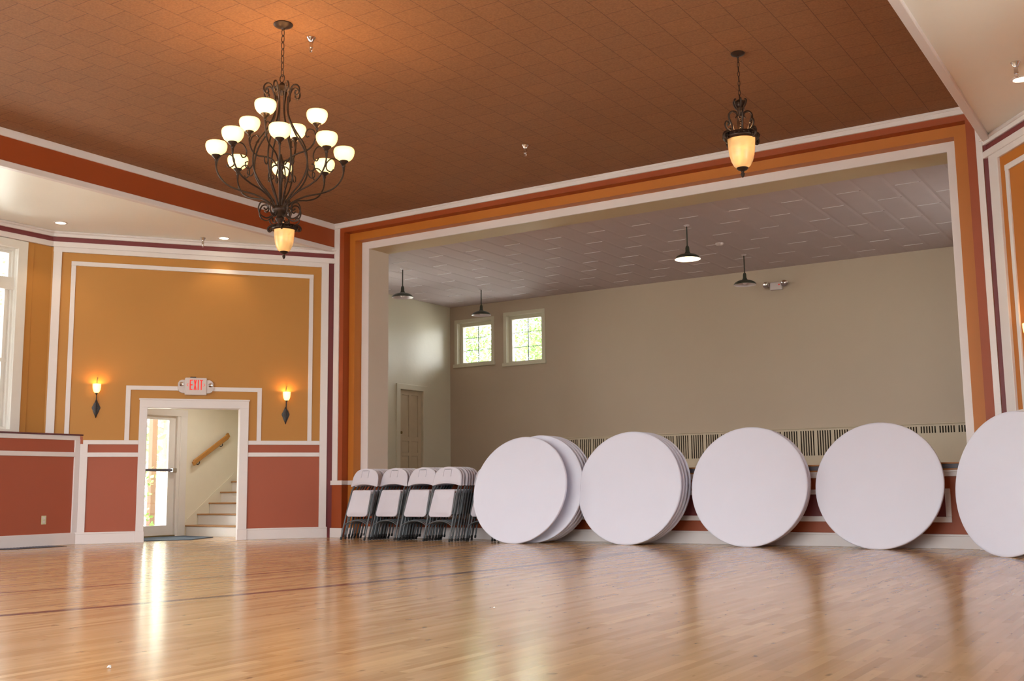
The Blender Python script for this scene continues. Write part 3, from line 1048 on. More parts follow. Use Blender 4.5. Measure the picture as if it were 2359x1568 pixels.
# handrail
hr = thing('handrail', 'short oak handrail sloping up the stairwell wall', 'handrail', (XH, 13.5, 1.5))
f = MB()
P0, P1 = Vector((.075, -.38, -.21)), Vector((.075, .40, .28))
dd = (P1 - P0).normalized(); nn = Vector((0, -dd.z, dd.y))
TT = Matrix.Identity(4)
for i in range(3):
    TT[i][0] = (1, 0, 0)[i]; TT[i][1] = dd[i]; TT[i][2] = nn[i]; TT[i][3] = P0[i]
Lr = (P1 - P0).length
f.bbox(-.022, .022, 0, Lr, -.045, .045, M['rail'], TT, .014)
f.bbox(-.022, .022, -.035, .03, -.05, .03, M['rail'], TT, .012)
f.bbox(-.022, .022, Lr - .02, Lr + .04, -.03, .06, M['rail'], TT, .012)
f.build('rail', hr, 30)
for q in (.16, .84):
    b_ = MB()
    pp = P0 + dd * Lr * q
    b_.tube(catmull([(0.0, pp.y, pp.z - .10), (.03, pp.y, pp.z - .11), (.07, pp.y, pp.z - .09), (.075, pp.y, pp.z - .04)], 5), .008, M['sconce_iron'])
    b_.build('bracket', hr, 40)
mb = MB()
poly = [(TL @ Vector((s_, t_, 0))) for s_, t_ in ((2.82, .22), (1.45, .22), (1.55, 1.0))]
pm = [(-15.25, 11.7), (-14.35, 11.42), (-13.95, 12.0), (-14.3, 12.78), (-15.25, 12.95)]
mb.prism(pm, .001, .012, M['mat'])
tag(mb.build('doormat'), 'blue grey doormat on the floor inside the glass exit door', 'doormat')

# ------------------------------------------------------------------ outside
def porch():
    p = MB()
    p.bbox(-.06, .06, -.06, .06, 0, 2.75, M['post'], None, .006)
    p.bbox(-.09, .09, -.09, .09, 0, .14, M['post'], None, .006)
    o = p.build('porch_post'); o.location = (-17.2, 13.80, -.35)
    tag(o, 'slim painted porch post standing outside the glass exit door', 'post')
    t = thing('climbing_vine', 'bright green leafy vine at the porch post outside the glass door', 'plant', (-16.9, 13.50, -.35))
    s = MB()
    rnd = random.Random(3)
    lv = MB()
    for j in range(5):
        pts = [(rnd.uniform(-.15, .1), rnd.uniform(-.15, .15), 0)]
        for q in range(7):
            a = pts[-1]
            pts.append((a[0] + rnd.uniform(-.08, .09), a[1] + rnd.uniform(-.12, .14), a[2] + .22))
        s.tube(catmull(pts, 3), .005, M['bark'], 5)
        for a in pts[1:]:
            for q in range(4):
                leaf(lv, Vector(a) + Vector((rnd.uniform(-.1, .1), rnd.uniform(-.16, .16), rnd.uniform(-.1, .1))), rnd.uniform(.05, .11), rnd, M['leaf'])
    s.build('stem', t, 60)
    lv.build('foliage', t, None, False)


def leaf(m, c, sz, rnd, ma):
    d = Vector((rnd.uniform(-1, 1), rnd.uniform(-1, 1), rnd.uniform(-.8, .6))).normalized()
    u = d.orthogonal().normalized()
    u.rotate(Matrix.Rotation(rnd.uniform(0, 6.28), 3, d))
    w = d.cross(u)
    pts = [(0, 0, 0), (.35, .32, .06), (.7, .26, .04), (1, 0, -.08), (.7, -.26, .04), (.35, -.32, .06), (.5, 0, -.02)]
    vs = [c + d * (a * sz) + u * (b * sz) + w * (q * sz) for a, b, q in pts]
    m.add(vs, [(0, 1, 6), (1, 2, 6), (2, 3, 6), (3, 4, 6), (4, 5, 6), (5, 0, 6)], ma)


def tree(name, label, loc, h, cr, cz, n, seed, lean=(0.5, 0), lsz=(.06, .14)):
    rnd = random.Random(seed)
    t = thing(name, label, 'tree', loc)
    tr_ = MB()
    tr_.tube(catmull([(0, 0, 0), (lean[0] * .2, .05, h * .3), (lean[0] * .6, 0, h * .6), (lean[0], .1, h * .9)], 5), [.24] * 5 + [.2] * 5 + [.13] * 6, M['bark'], 10)
    ends = []
    for j in range(9):
        a = rnd.uniform(0, 6.28); z0 = h * rnd.uniform(.3, .7)
        e_ = (cos(a) * cr * .8, sin(a) * cr * .8, z0 + rnd.uniform(.6, 2.0))
        tr_.tube(catmull([(lean[0] * z0 / h, 0, z0), (e_[0] * .5, e_[1] * .5, z0 + .5), e_], 4), [.09, .08, .07, .06, .05, .04, .03, .025, .02], M['bark'], 7)
        ends.append(e_)
    tr_.build('trunk', t, 60)
    lv = MB()
    cl = [Vector(e_) for e_ in ends] + [Vector((rnd.uniform(-cr, cr), rnd.uniform(-cr, cr), cz + rnd.uniform(-1.6, 2.2))) for _ in range(22)]
    for i in range(n):
        c = rnd.choice(cl) + Vector((rnd.gauss(0, .5), rnd.gauss(0, .5), rnd.gauss(0, .45)))
        leaf(lv, c, rnd.uniform(*lsz), rnd, M['leaf'])
    lv.build('foliage', t, None, False)


porch()
tree('leafy_tree', 'pale green leafy tree whose forked trunk shows through the left stage window', (-17.3, 23.4, -.35), 7.0, 1.05, 5.0, 9500, 5, (.5, 0))
tree('leafy_tree', 'bright green leafy tree seen through the right stage window', (-16.2, 27.6, -.35), 7.5, 1.45, 5.7, 12000, 11, (-.2, 0))
tree('leafy_tree', 'green tree beyond the tall window at the left edge', (-22.5, 12.5, -.35), 6.0, 2.2, 4.0, 2200, 21, (.3, 0))

tree('leafy_tree', 'broad leafy tree added beyond the glass exit door to dim its glare', (-24.6, 20.2, -.35), 6.5, 2.9, 2.6, 1800, 33, (.3, 0), (.14, .30))  # added to dim the door view and its reflection on the floor
mb = MB()
for q in range(20):
    mb.box(-15.52 - q * .15, -15.52 - q * .15 - .143, 10.4, 15.2, -.09, -.05, M['post'])
struct('added_porch_deck', mb)  # deck added to darken the bright ground reflected through the door

# ------------------------------------------------------------------ chandelier
def add_point(loc, power, col, r=.03):
    l = bpy.data.lights.new('lamp_bulb', 'POINT')
    l.energy = power; l.color = col; l.shadow_soft_size = r
    o = bpy.data.objects.new('lamp_bulb', l); COL.objects.link(o); o.location = loc
    return o


WARM = (1.0, 0.66, 0.32)


def chain(m, x, y, z0, z1, ma, lw=.014, ll=.036, r=.0035):
    nlk = max(3, int((z1 - z0) / (ll * 1.55)))
    st_ = (z1 - z0) / nlk
    for i in range(nlk):
        z = z0 + (i + .5) * st_
        hl = st_ * .62
        pts = []
        for q in range(12):
            a = 2 * pi * q / 12
            u_, v_ = lw * cos(a), hl * sin(a)
            pts.append((x + (u_ if i % 2 else 0), y + (0 if i % 2 else u_), z + v_))
        m.tube(pts, r, ma, 5, closed=True)


def rz(path, ang, cx=0, cy=0):
    return [(cx + r * cos(ang), cy + r * sin(ang), z) for r, z in path]


def chandelier():
    CX, CY = -7.23, 7.18
    t = thing('chandelier', 'large bronze scrollwork chandelier with two tiers of glowing glass bowls', 'chandelier', (CX, CY, HC))
    I = M['iron']
    Z = lambda z: z - HC
    f = MB()
    f.lathe([(0, 0), (.09, 0), (.095, -.008), (.085, -.02), (.05, -.034), (.02, -.042), (.012, -.06), (0, -.06)], I, 28)
    f.build('canopy', t, 50)
    f = MB(); chain(f, 0, 0, Z(4.77), Z(5.25), I, .016, .042, .004); f.build('chain', t, 60)
    f = MB()
    pts = [(cos(a) * .03, 0, Z(4.745) + sin(a) * .038) for a in [2 * pi * i / 16 for i in range(16)]]
    f.tube(pts, .005, I, 6, closed=True)
    f.build('hanging_ring', t, 60)
    f = MB()
    f.lathe([(0, Z(4.71)), (.02, Z(4.70)), (.028, Z(4.68)), (.06, Z(4.665)), (.075, Z(4.65)), (.06, Z(4.635)), (.02, Z(4.62)), (.015, Z(4.58)), (0, Z(4.57))], I, 24)
    f.build('crown_hub', t, 50)
    # cage rods
    cage = [(.145, 4.615), (.135, 4.585), (.155, 4.565), (.18, 4.59), (.178, 4.64), (.145, 4.672), (.105, 4.655), (.078, 4.58), (.062, 4.48), (.075, 4.36), (.14, 4.22), (.235, 4.07),
            (.272, 3.93), (.262, 3.80), (.20, 3.68), (.11, 3.58), (.06, 3.50), (.045, 3.43)]
    for i in range(8):
        a = radians(i * 45 + 20)
        f = MB()
        P = catmull([(r * cos(a), r * sin(a), Z(z)) for r, z in cage], 5)
        f.tube(P, .0085, I, 7)
        # small spur scroll on the rod
        P = catmull([(r * cos(a), r * sin(a), Z(z)) for r, z in ((.266, 3.86), (.30, 3.80), (.34, 3.81), (.345, 3.85), (.32, 3.865))], 4)
        f.tube(P, [.007, .006, .005] * 6, I, 6)
        f.build('cage_rod', t, 60)
    # middle hub
    f = MB()
    f.lathe([(0, Z(3.99)), (.012, Z(3.98)), (.018, Z(3.94)), (.030, Z(3.92)), (.036, Z(3.90)), (.034, Z(3.865)), (.028, Z(3.845)), (.02, Z(3.83)), (.03, Z(3.80)), (.016, Z(3.77)), (.012, Z(3.50)), (0, Z(3.50))], I, 20)
    f.build('centre_column', t, 50)
    for i in range(4):
        a = radians(i * 90 + 66)
        f = MB()
        P = catmull([(r * cos(a), r * sin(a), Z(z)) for r, z in ((.03, 3.87), (.07, 3.86), (.11, 3.80), (.12, 3.75), (.09, 3.725), (.068, 3.745), (.08, 3.77))], 5)
        f.tube(P, .0065, I, 6)
        f.build('scroll', t, 60)
    # bottom hub
    f = MB()
    f.lathe([(0, Z(3.53)), (.015, Z(3.52)), (.02, Z(3.49)), (.055, Z(3.475)), (.075, Z(3.45)), (.07, Z(3.42)), (.045, Z(3.40)), (.03, Z(3.375)), (.042, Z(3.35)), (.03, Z(3.325)), (.012, Z(3.305)), (.016, Z(3.29)), (0, Z(3.27))], I, 24)
    f.build('bottom_hub', t, 50)
    for i in range(8):
        a = radians(i * 45 + 20)
        f = MB()
        P = catmull([(r * cos(a), r * sin(a), Z(z)) for r, z in ((.04, 3.44), (.07, 3.38), (.13, 3.345), (.19, 3.37), (.21, 3.43), (.185, 3.49), (.14, 3.495), (.115, 3.455), (.135, 3.425), (.16, 3.44))], 5)
        f.tube(P, .0075, I, 6)
        f.build('scroll', t, 60)

    def lamp_arm(path, curl, ang, R, zs):
        f = MB()
        P = catmull([(r * cos(ang), r * sin(ang), Z(z)) for r, z in path], 6)
        f.tube(P, .0085, I, 7)
        P = catmull([(r * cos(ang), r * sin(ang), Z(z)) for r, z in curl], 5)
        f.tube(P, .0065, I, 6)
        arm = f.build('arm', t, 60)
        c = (R * cos(ang), R * sin(ang), Z(zs))
        f = MB()
        f.lathe([(0, -.055), (.012, -.052), (.016, -.04), (.012, -.03), (.022, -.018), (.038, -.004), (.044, .008), (.040, .012), (0, .012)], I, 16, None, c)
        f.build('cup', arm, 50)
        f = MB()
        f.lathe([(.034, .006), (.058, .015), (.079, .034), (.094, .060), (.101, .088), (.1015, .108), (.096, .126), (.088, .135), (.085, .133), (.091, .122), (.096, .106), (.095, .088), (.088, .062), (.073, .038), (.052, .021), (.0, .014)], M['shade_glass'], 28, None, c)
        f.build('glass_bowl', arm, 60)
        add_point((CX + c[0], CY + c[1], HC + c[2] + .10), PB, WARM, .04)

    low = [(.05, 3.45), (.12, 3.52), (.24, 3.58), (.38, 3.615), (.50, 3.67), (.575, 3.76), (.60, 3.85), (.60, 3.90)]
    lowc = [(.595, 3.83), (.585, 3.90), (.545, 3.955), (.48, 3.965), (.435, 3.92), (.435, 3.86), (.475, 3.835), (.50, 3.86)]
    for i in range(8):
        lamp_arm(low, lowc, radians(45 * i - 1), .60, 3.94)
    upp = [(.04, 3.88), (.10, 3.95), (.18, 3.985), (.27, 4.01), (.33, 4.07), (.36, 4.16), (.362, 4.21)]
    uppc = [(.355, 4.14), (.33, 4.20), (.28, 4.215), (.25, 4.18), (.26, 4.14), (.285, 4.145)]
    for i in range(4):
        lamp_arm(upp, uppc, radians([22, 112, -168, -69][i]), .362, 4.255)


PB = 4.9
chandelier()


# ------------------------------------------------------------------ pendant lanterns
def pendant(x, y, label, z_off=0.0, ang0=0.3, power=7):
    t = thing('pendant_lantern', label, 'pendant lamp', (x, y, HC), group='amber bell pendants hanging from the brown ceiling')
    I = M['iron']
    Z = lambda z: z - HC + z_off
    f = MB()
    f.lathe([(0, 0), (.072, 0), (.076, -.006), (.066, -.02), (.03, -.034), (.012, -.04), (.01, -.055), (0, -.055)], I, 24)
    f.build('canopy', t, 50)
    f = MB(); chain(f, 0, 0, Z(4.80), -.05, I, .011, .03, .0035); f.build('chain', t, 60)
    f = MB()
    f.lathe([(0, Z(4.81)), (.02, Z(4.80)), (.045, Z(4.785)), (.055, Z(4.76)), (.04, Z(4.745)), (.032, Z(4.72)), (.05, Z(4.70)), (.03, Z(4.68)), (.022, Z(4.64)), (.012, Z(4.62)), (0, Z(4.61))], I, 16)
    for q in range(6):
        a = q * pi / 3
        f.tube(catmull([(.035 * cos(a), .035 * sin(a), Z(4.70)), (.06 * cos(a), .06 * sin(a), Z(4.74)), (.072 * cos(a), .072 * sin(a), Z(4.785)), (.055 * cos(a), .055 * sin(a), Z(4.80))], 4), .009, I, 6)
    f.build('crown', t, 60)
    f = MB()
    pts = []
    for q in range(60):
        a = q * .9
        pts.append((.006 * cos(a), .006 * sin(a), Z(4.62) - q * .0033))
    f.tube(pts, .007, I, 6)
    f.build('twisted_rod', t, 60)
    for q in range(4):
        a = ang0 + q * pi / 2
        f = MB()
        pr = [(.052, 4.60), (.035, 4.625), (.045, 4.66), (.085, 4.672), (.118, 4.64), (.112, 4.58), (.088, 4.52), (.078, 4.45), (.085, 4.42)]
        P = catmull([(r * cos(a), r * sin(a), Z(z)) for r, z in pr], 5)
        f.tube(P, [.009] * 10 + [.012] * 40, I, 7)
        pr = [(.15, 4.44), (.185, 4.46), (.205, 4.50), (.19, 4.535), (.16, 4.535), (.15, 4.51), (.168, 4.50)]
        P = catmull([(r * cos(a + .5), r * sin(a + .5), Z(z)) for r, z in pr], 5)
        f.tube(P, .010, I, 7)
        f.build('scroll', t, 60)
    f = MB()
    f.lathe([(.06, Z(4.425)), (.13, Z(4.435)), (.165, Z(4.43)), (.175, Z(4.42)), (.172, Z(4.405)), (.182, Z(4.395)), (.184, Z(4.38)), (.165, Z(4.36)), (.155, Z(4.36)), (.15, Z(4.40)), (.06, Z(4.41))], I, 36)
    for q in range(24):
        a = q * pi / 12
        f.lathe([(0, -.012), (.011, -.006), (.013, 0), (.011, .006), (0, .012)], I, 8, None, (.182 * cos(a), .182 * sin(a), Z(4.40)))
    for q in range(4):
        a = ang0 + .5 + q * pi / 2
        P = catmull([(r * cos(a), r * sin(a), Z(z)) for r, z in ((.165, 4.43), (.20, 4.42), (.225, 4.39), (.215, 4.355), (.19, 4.355), (.19, 4.38))], 4)
        f.tube(P, .016, I, 7)
    f.build('ring', t, 60)
    f = MB()
    f.lathe([(.142, Z(4.375)), (.140, Z(4.34)), (.136, Z(4.27)), (.127, Z(4.20)), (.110, Z(4.135)), (.084, Z(4.085)), (.055, Z(4.06)), (.0, Z(4.052))], M['amber_glass'], 36)
    f.build('glass_bell', t, 60)
    f = MB()
    f.lathe([(0, Z(4.07)), (.058, Z(4.07)), (.062, Z(4.058)), (.045, Z(4.04)), (.02, Z(4.03)), (.014, Z(4.015)), (.022, Z(4.0)), (.016, Z(3.975)), (.008, Z(3.965)), (0, Z(3.955))], I, 20)
    f.build('finial', t, 50)
    add_point((x, y, Z(4.52) + HC), power, (1, .6, .28), .05)
    return t


pendant(-3.80, 10.38, 'amber bell pendant lantern hanging alone on the right before the stage', -.012, .55, 3)
pendant(-10.50, 10.52, 'amber bell pendant lantern hanging behind and below the chandelier', -.005, .1, 3)


# ------------------------------------------------------------------ sprinklers, recessed lights
def sprinkler(x, y, z, label):
    t = thing('sprinkler', label, 'sprinkler', (x, y, z), group='chrome ceiling sprinklers')
    f = MB()
    f.lathe([(0, -.001), (.045, -.001), (.046, -.006), (.038, -.02), (.026, -.045), (.024, -.05), (.024, -.052), (0, -.052)], M['chrome'], 24)
    f.build('escutcheon', t, 40)
    f = MB()
    f.lathe([(.018, -.05), (.019, -.06), (.019, -.10), (.021, -.104), (.021, -.112), (.012, -.118), (.010, -.13), (0, -.13)], M['chrome'], 16)
    f.tube(catmull([(.010, 0, -.118), (.015, 0, -.135), (.008, 0, -.152)], 4), .0025, M['chrome'], 5)
    f.tube(catmull([(-.010, 0, -.118), (-.015, 0, -.135), (-.008, 0, -.152)], 4), .0025, M['chrome'], 5)
    f.lathe([(0, -.15), (.014, -.152), (.014, -.154), (0, -.157)], M['chrome'], 14)
    f.build('head', t, 40)


sprinkler(-7.22, 7.56, HC, 'chrome sprinkler on the orange ceiling just right of the chandelier canopy')
sprinkler(-7.27, 11.69, HC, 'chrome sprinkler alone on the brown ceiling between chandelier and right pendant')
sprinkler(-1.25, 11.12, HA, 'chrome sprinkler on the cream ceiling at the upper right corner')
sprinkler(-13.40, 11.60, HA, 'chrome sprinkler on the cream ceiling left of the rear amber pendant')


def downlight(x, y, label):
    t = thing('recessed_light', label, 'ceiling light', (x, y, HA), group='lit recessed ceiling lights')
    f = MB()
    f.lathe([(.075, -.001), (.10, -.001), (.102, -.004), (.095, -.009), (.078, -.010), (.074, -.004)], M['trim'], 28)
    f.build('trim_ring', t, 50)
    f = MB()
    f.lathe([(0, -.0055), (.04, -.006), (.076, -.004), (.076, -.002), (0, -.002)], M['spot'], 24)
    f.build('lens', t, 50)
    l = bpy.data.lights.new('recessed_beam', 'SPOT')
    l.energy = 20; l.color = (1, .72, .42); l.spot_size = radians(95); l.spot_blend = .6; l.shadow_soft_size = .05
    o = bpy.data.objects.new('recessed_beam', l); COL.objects.link(o); o.location = (x, y, HA - .03)


downlight(-14.37, 9.68, 'lit recessed light in the cream ceiling nearest the left edge')
downlight(-13.14, 11.81, 'lit recessed light in the cream ceiling beside the rear amber pendant')
downlight(-1.27, 11.64, 'lit recessed light in the cream ceiling at the right edge')


# ------------------------------------------------------------------ sconces
def sconce(T, s, z, label):
    p = T @ Vector((s, -.002, z))
    n = (T.to_3x3() @ Vector((0, -1, 0)))
    t = thing('wall_sconce', label, 'wall lamp', p, (0, 0, atan2(n.y, n.x) + pi / 2), group='candle style sconces with leaf plates')
    # local: -y out of wall, x along, z up ; z=0 at shade bottom
    I = M['sconce_iron']
    f = MB()
    prof = [(0, -.09), (.014, -.105), (.026, -.14), (.044, -.175), (.064, -.215), (.062, -.235), (.046, -.27), (.034, -.305), (.018, -.34), (.006, -.375), (0, -.385)]
    pts = prof + [(-a, b) for a, b in reversed(prof[1:-1])]
    n_ = len(pts)
    vs = [(a, 0, b) for a, b in pts] + [(a * .96, -.006, b) for a, b in pts] + [(0, -.022 if i % 5 else -.02, b) for i, (a, b) in enumerate(prof)]
    fs = [tuple(range(n_))] + [(i, (i + 1) % n_, n_ + (i + 1) % n_, n_ + i) for i in range(n_)]
    c0 = 2 * n_
    m_ = len(prof)
    for i in range(m_ - 1):
        fs.append((n_ + i, n_ + i + 1, c0 + i + 1, c0 + i))
        j0 = (n_ - i) % n_; j1 = (n_ - i - 1) % n_
        fs.append((n_ + j0, c0 + i, c0 + i + 1, n_ + j1))
    f.add(vs, fs, I)
    for sgn in (-1, 1):
        for zz in (-.17, -.20, -.23, -.26, -.29):
            f.tube([(0, -.022, zz - .02), (sgn * .028, -.016, zz), (sgn * .046, -.008, zz + .012)], .0025, I, 5)
    f.build('leaf_plate', t, 35)
    f = MB()
    f.tube(catmull([(0, -.02, -.30), (0, -.045, -.22), (0, -.075, -.12), (0, -.088, -.05), (0, -.09, -.02)], 6), .007, I, 7)
    f.tube(catmull([(0, -.02, -.10), (0, -.03, .05), (0, -.025, .20), (.012, -.03, .24), (.004, -.03, .25)], 6), .005, I, 6)
    f.build('stem', t, 50)
    f = MB()
    f.lathe([(0, -.028), (.010, -.026), (.014, -.012), (.024, -.002), (.028, .004), (0, .004)], I, 16, None, (0, -.09, 0))
    f.build('cup', t, 50)
    f = MB()
    f.lathe([(.026, .003), (.042, .02), (.056, .055), (.062, .10), (.063, .145), (.061, .145), (.059, .10), (.052, .055), (.038, .022), (0, .006)], M['sconce_glass'], 24, None, (0, -.09, 0))
    f.build('glass_shade', t, 60)
    w = p + n * .09
    add_point((w.x, w.y, w.z + .13), 3.4, (1, .50, .14), .02)


sconce(TL, 3.585, 2.315, 'lit leaf-backed sconce left of the exit doorway')
sconce(TL, .655, 2.245, 'lit leaf-backed sconce right of the exit doorway')
sconce(TR, .66, 2.36, 'lit leaf-backed sconce cut off at the right edge')


# ------------------------------------------------------------------ stage lamps
def stage_lamp(x, y, label, lit=False):
    t = thing('barn_pendant', label, 'pendant lamp', (x, y, SCZ), group='enamel pendant lamps over the stage')
    g_ = M['lamp_green']
    f = MB()
    f.lathe([(0, .02), (.05, .02), (.05, -.0), (.03, -.015), (.012, -.02), (0, -.02)], M['lamp_white'], 16)
    f.build('canopy', t, 50)
    f = MB()
    f.tube([(0, 0, 0), (0, 0, -.36)], .011, g_, 8)
    f.lathe([(.012, -.33), (.024, -.345), (.032, -.37), (.034, -.43), (.046, -.455), (.05, -.475), (.03, -.48), (0, -.48)], g_, 18)
    f.build('stem', t, 50)
    f = MB()
    f.lathe([(.03, -.458), (.07, -.468), (.13, -.485), (.175, -.51), (.195, -.535), (.206, -.552), (.205, -.556), (.192, -.540), (.172, -.516), (.128, -.491), (.07, -.476), (0, -.47)], g_, 32)
    o = f.build('shade', t, 60)
    o.data.materials.append(M['lamp_white'])
    n = 32
    for p in o.data.polygons:
        if p.index >= n * 6 and p.index < n * 11: p.material_index = 1
    f = MB()
    f.lathe([(0, -.472), (.025, -.48), (.04, -.505), (.042, -.522), (.03, -.54), (0, -.548)], M['bulb'] if lit else M['lamp_white'], 16)
    f.build('bulb', t, 60)
    if lit:
        l = bpy.data.lights.new('stage_bulb', 'POINT'); l.energy = 22; l.color = (1, .85, .5); l.shadow_soft_size = .03
        o = bpy.data.objects.new('stage_bulb', l); COL.objects.link(o); o.location = (x, y, SCZ - .565)


stage_lamp(-6.72, 15.69, 'lit dark enamel pendant lamp over the stage', True)
stage_lamp(-6.77, 18.37, 'unlit dark enamel pendant lamp left of the emergency light on the stage wall')
stage_lamp(-12.56, 15.72, 'unlit dark enamel pendant lamp beside the left edge of the stage opening')
stage_lamp(-12.56, 18.36, 'unlit dark enamel pendant lamp in front of the left stage window')

# emergency light on the stage back wall
t = thing('emergency_light', 'white twin-head emergency light high on the beige stage wall', 'emergency light', (-6.70, SYB, 4.57))
f = MB(); f.bbox(-.12, .12, -.07, -.001, -.075, .075, M['plastic'], None, .012); f.build('housing', t)
for sx_ in (-1, 1):
    f = MB()
    T_ = Matrix.Translation((sx_ * .175, -.07, .03)) @ Matrix.Rotation(radians(90), 4, 'X') @ Matrix.Rotation(sx_ * .25, 4, 'Y')
    f.lathe([(0, -.04), (.03, -.04), (.055, -.01), (.065, .03), (.062, .04), (.05, .03), (0, .02)], M['chrome'], 20, T_)
    f.tube([(sx_ * .11, -.05, 0), (sx_ * .16, -.06, .02)], .012, M['plastic'], 8)
    f.build('lamp_head', t, 50)
f = MB(); f.lathe([(0, 0), (.012, 0), (.012, .008), (0, .01)], M['exit_red'], 10, Matrix.Translation((.07, -.07, .02)) @ Matrix.Rotation(pi / 2, 4, 'X')); f.build('indicator', t)
# smoke detector
f = MB(); f.lathe([(0, .0), (.07, .0), (.072, -.02), (.055, -.04), (.02, -.048), (0, -.048)], M['plastic'], 24)
o = f.build('smoke_detector', None, 50); o.location = (-6.77, 17.21, SCZ + .004)
tag(o, 'small round white smoke detector on the white stage ceiling', 'smoke detector')

# ------------------------------------------------------------------ radiator covers at the back of the stage
def radiator(x0, x1, z0, z1, slot_h, label):
    t = thing('radiator_cover', label, 'radiator cover', ((x0 + x1) / 2, SYB - .002, SZ - .01))
    ox, oz = (x0 + x1) / 2, SZ - .01
    f = MB(); g_ = M['grille']
    top = z1 - oz
    st_ = top - .035
    sb = st_ - slot_h
    f.box(x0 - ox, x1 - ox, -.12, -.02, 0, sb, g_)
    f.box(x0 - ox, x1 - ox, -.12, -.02, st_, top, g_)
    f.bbox(x0 - ox - .02, x1 - ox + .02, -.14, 0, top, top + .018, g_, None, .005)
    f.box(x0 - ox, x0 - ox + .04, -.12, 0, 0, top, g_)
    f.box(x1 - ox - .04, x1 - ox, -.12, 0, 0, top, g_)
    x = x0 - ox + .04
    i = 0
    while x < x1 - ox - .05:
        w = .022 if i % 6 else .06
        f.box(x, min(x + w, x1 - ox - .04), -.12, -.105, sb, st_, g_)
        x += w + .024
        i += 1
    f.build('grille', t)
    f = MB(); f.box(x0 - ox + .04, x1 - ox - .04, -.06, -.05, sb, st_, M['grille_dark']); f.build('slot_shade', t)  # dark sheet stands in for the shade behind the slots


radiator(-11.46, -5.2, 0, 1.80, .46, 'long slotted radiator cover along the stage back wall behind the tables')
radiator(-4.6, -2.4, 0, 1.80, .12, 'radiator cover with one row of short slots at the right of the stage back wall')

# ------------------------------------------------------------------ exit sign
p = TL @ Vector((2.098, -.003, 2.45))
nn_ = -nL
t = thing('exit_sign', 'white lit exit sign with red letters and two lamp heads above the doorway', 'exit sign', p, (0, 0, atan2(nn_.y, nn_.x) + pi / 2))
f = MB()
f.bbox(-.17, .17, -.07, 0, -.135, .145, M['plastic'], None, .012)
f.build('housing', t)
for sg in (-1, 1):
    f = MB()
    pr = [(.165, .115), (.215, .115), (.255, .095), (.275, .06), (.278, -.04), (.255, -.085), (.215, -.105), (.165, -.11)]
    n = len(pr)
    vs = [(sg * a, 0, b) for a, b in pr] + [(sg * a * .985, -.05, b * .95) for a, b in pr]
    f.add(vs, [tuple(range(n)), tuple(range(n, 2 * n))] + [(i, (i + 1) % n, n + (i + 1) % n, n + i) for i in range(n)], M['plastic'])
    f.build('side_housing', t)
for sg in (-1, 1):
    f = MB()
    T_ = Matrix.Translation((sg * .225, -.05, .03 - .005 * sg)) @ Matrix.Rotation(pi / 2, 4, 'X')
    f.lathe([(0, 0), (.034, 0), (.036, .012), (.03, .022), (.02, .016), (0, .012)], M['chrome'], 20, T_)
    f.build('lamp_head', t, 50)


def letters(txt, h, x0, z0, y, wid, th, ma, parent):
    f = MB()
    def bar(ax, az, bx, bz):
        a = Vector((ax, 0, az)); b = Vector((bx, 0, bz))
        d = (b - a).normalized(); n = Vector((-d.z, 0, d.x)) * th / 2
        vs = [a - n, a + n, b + n, b - n]
        vs = [Vector((v.x + x0, y, v.z + z0)) for v in vs] + [Vector((v.x + x0, y + .004, v.z + z0)) for v in vs]
        f.add(vs, [(0, 1, 2, 3), (4, 5, 6, 7), (0, 1, 5, 4), (1, 2, 6, 5), (2, 3, 7, 6), (3, 0, 4, 7)], ma)
    x = 0; g_ = wid * .38
    for c in txt:
        if c == 'E':
            bar(x + th / 2, 0, x + th / 2, h)
            for q in (th / 2, h / 2, h - th / 2): bar(x, q, x + wid, q)
            x += wid + g_
        elif c == 'X':
            bar(x + th / 2, 0, x + wid - th / 2, h); bar(x + wid - th / 2, 0, x + th / 2, h)
            x += wid + g_
        elif c == 'I':
            bar(x + th / 2, 0, x + th / 2, h); x += th + g_
        elif c == 'T':
            bar(x + wid / 2, 0, x + wid / 2, h); bar(x, h - th / 2, x + wid, h - th / 2); x += wid + g_
        elif c == '<':
            bar(x + wid * .7, h * .36, x, h * .5); bar(x + wid * .7, h * .64, x, h * .5); x += wid * .7 + g_ * .6
        elif c == '>':
            bar(x, h * .36, x + wid * .7, h * .5); bar(x, h * .64, x + wid * .7, h * .5); x += wid * .7
    return f.build('lettering', parent)


letters('EXIT', .165, -.098, -.055, -.0745, .045, .016, M['exit_red'], t)
letters('<', .165, -.142, -.055, -.0745, .032, .007, M['exit_red'], t)
letters('>', .165, .118, -.055, -.0745, .032, .007, M['exit_red'], t)
f = MB(); f.bbox(-.09, -.0, -.06, -.02, .145, .158, M['dark'], None, .003); f.build('mounting_clip', t)

# outlet plate
t = thing('wall_outlet', 'ivory outlet plate low on the rust wainscot at the left', 'outlet', (XWN + .001, 9.82, .32))
f = MB(); f.bbox(0, .008, -.04, .04, 0, .13, M['plate'], None, .003); f.build('plate', t)
f = MB()
for z in (.02, .075): f.bbox(.007, .011, -.018, .018, z, z + .036, M['plastic'], None, .002)
f.build('sockets', t)
# floor register
f = MB()
f.box(-14.62, -14.25, 9.0, 9.95, .0005, .005, M['dark'])
for q in range(18): f.box(-14.62, -14.25, 9.03 + q * .05, 9.04 + q * .05, .005, .008, M['lip_grey'])
tag(f.build('floor_register'), 'dark metal floor register beside the baseboard at the left edge', 'floor register')
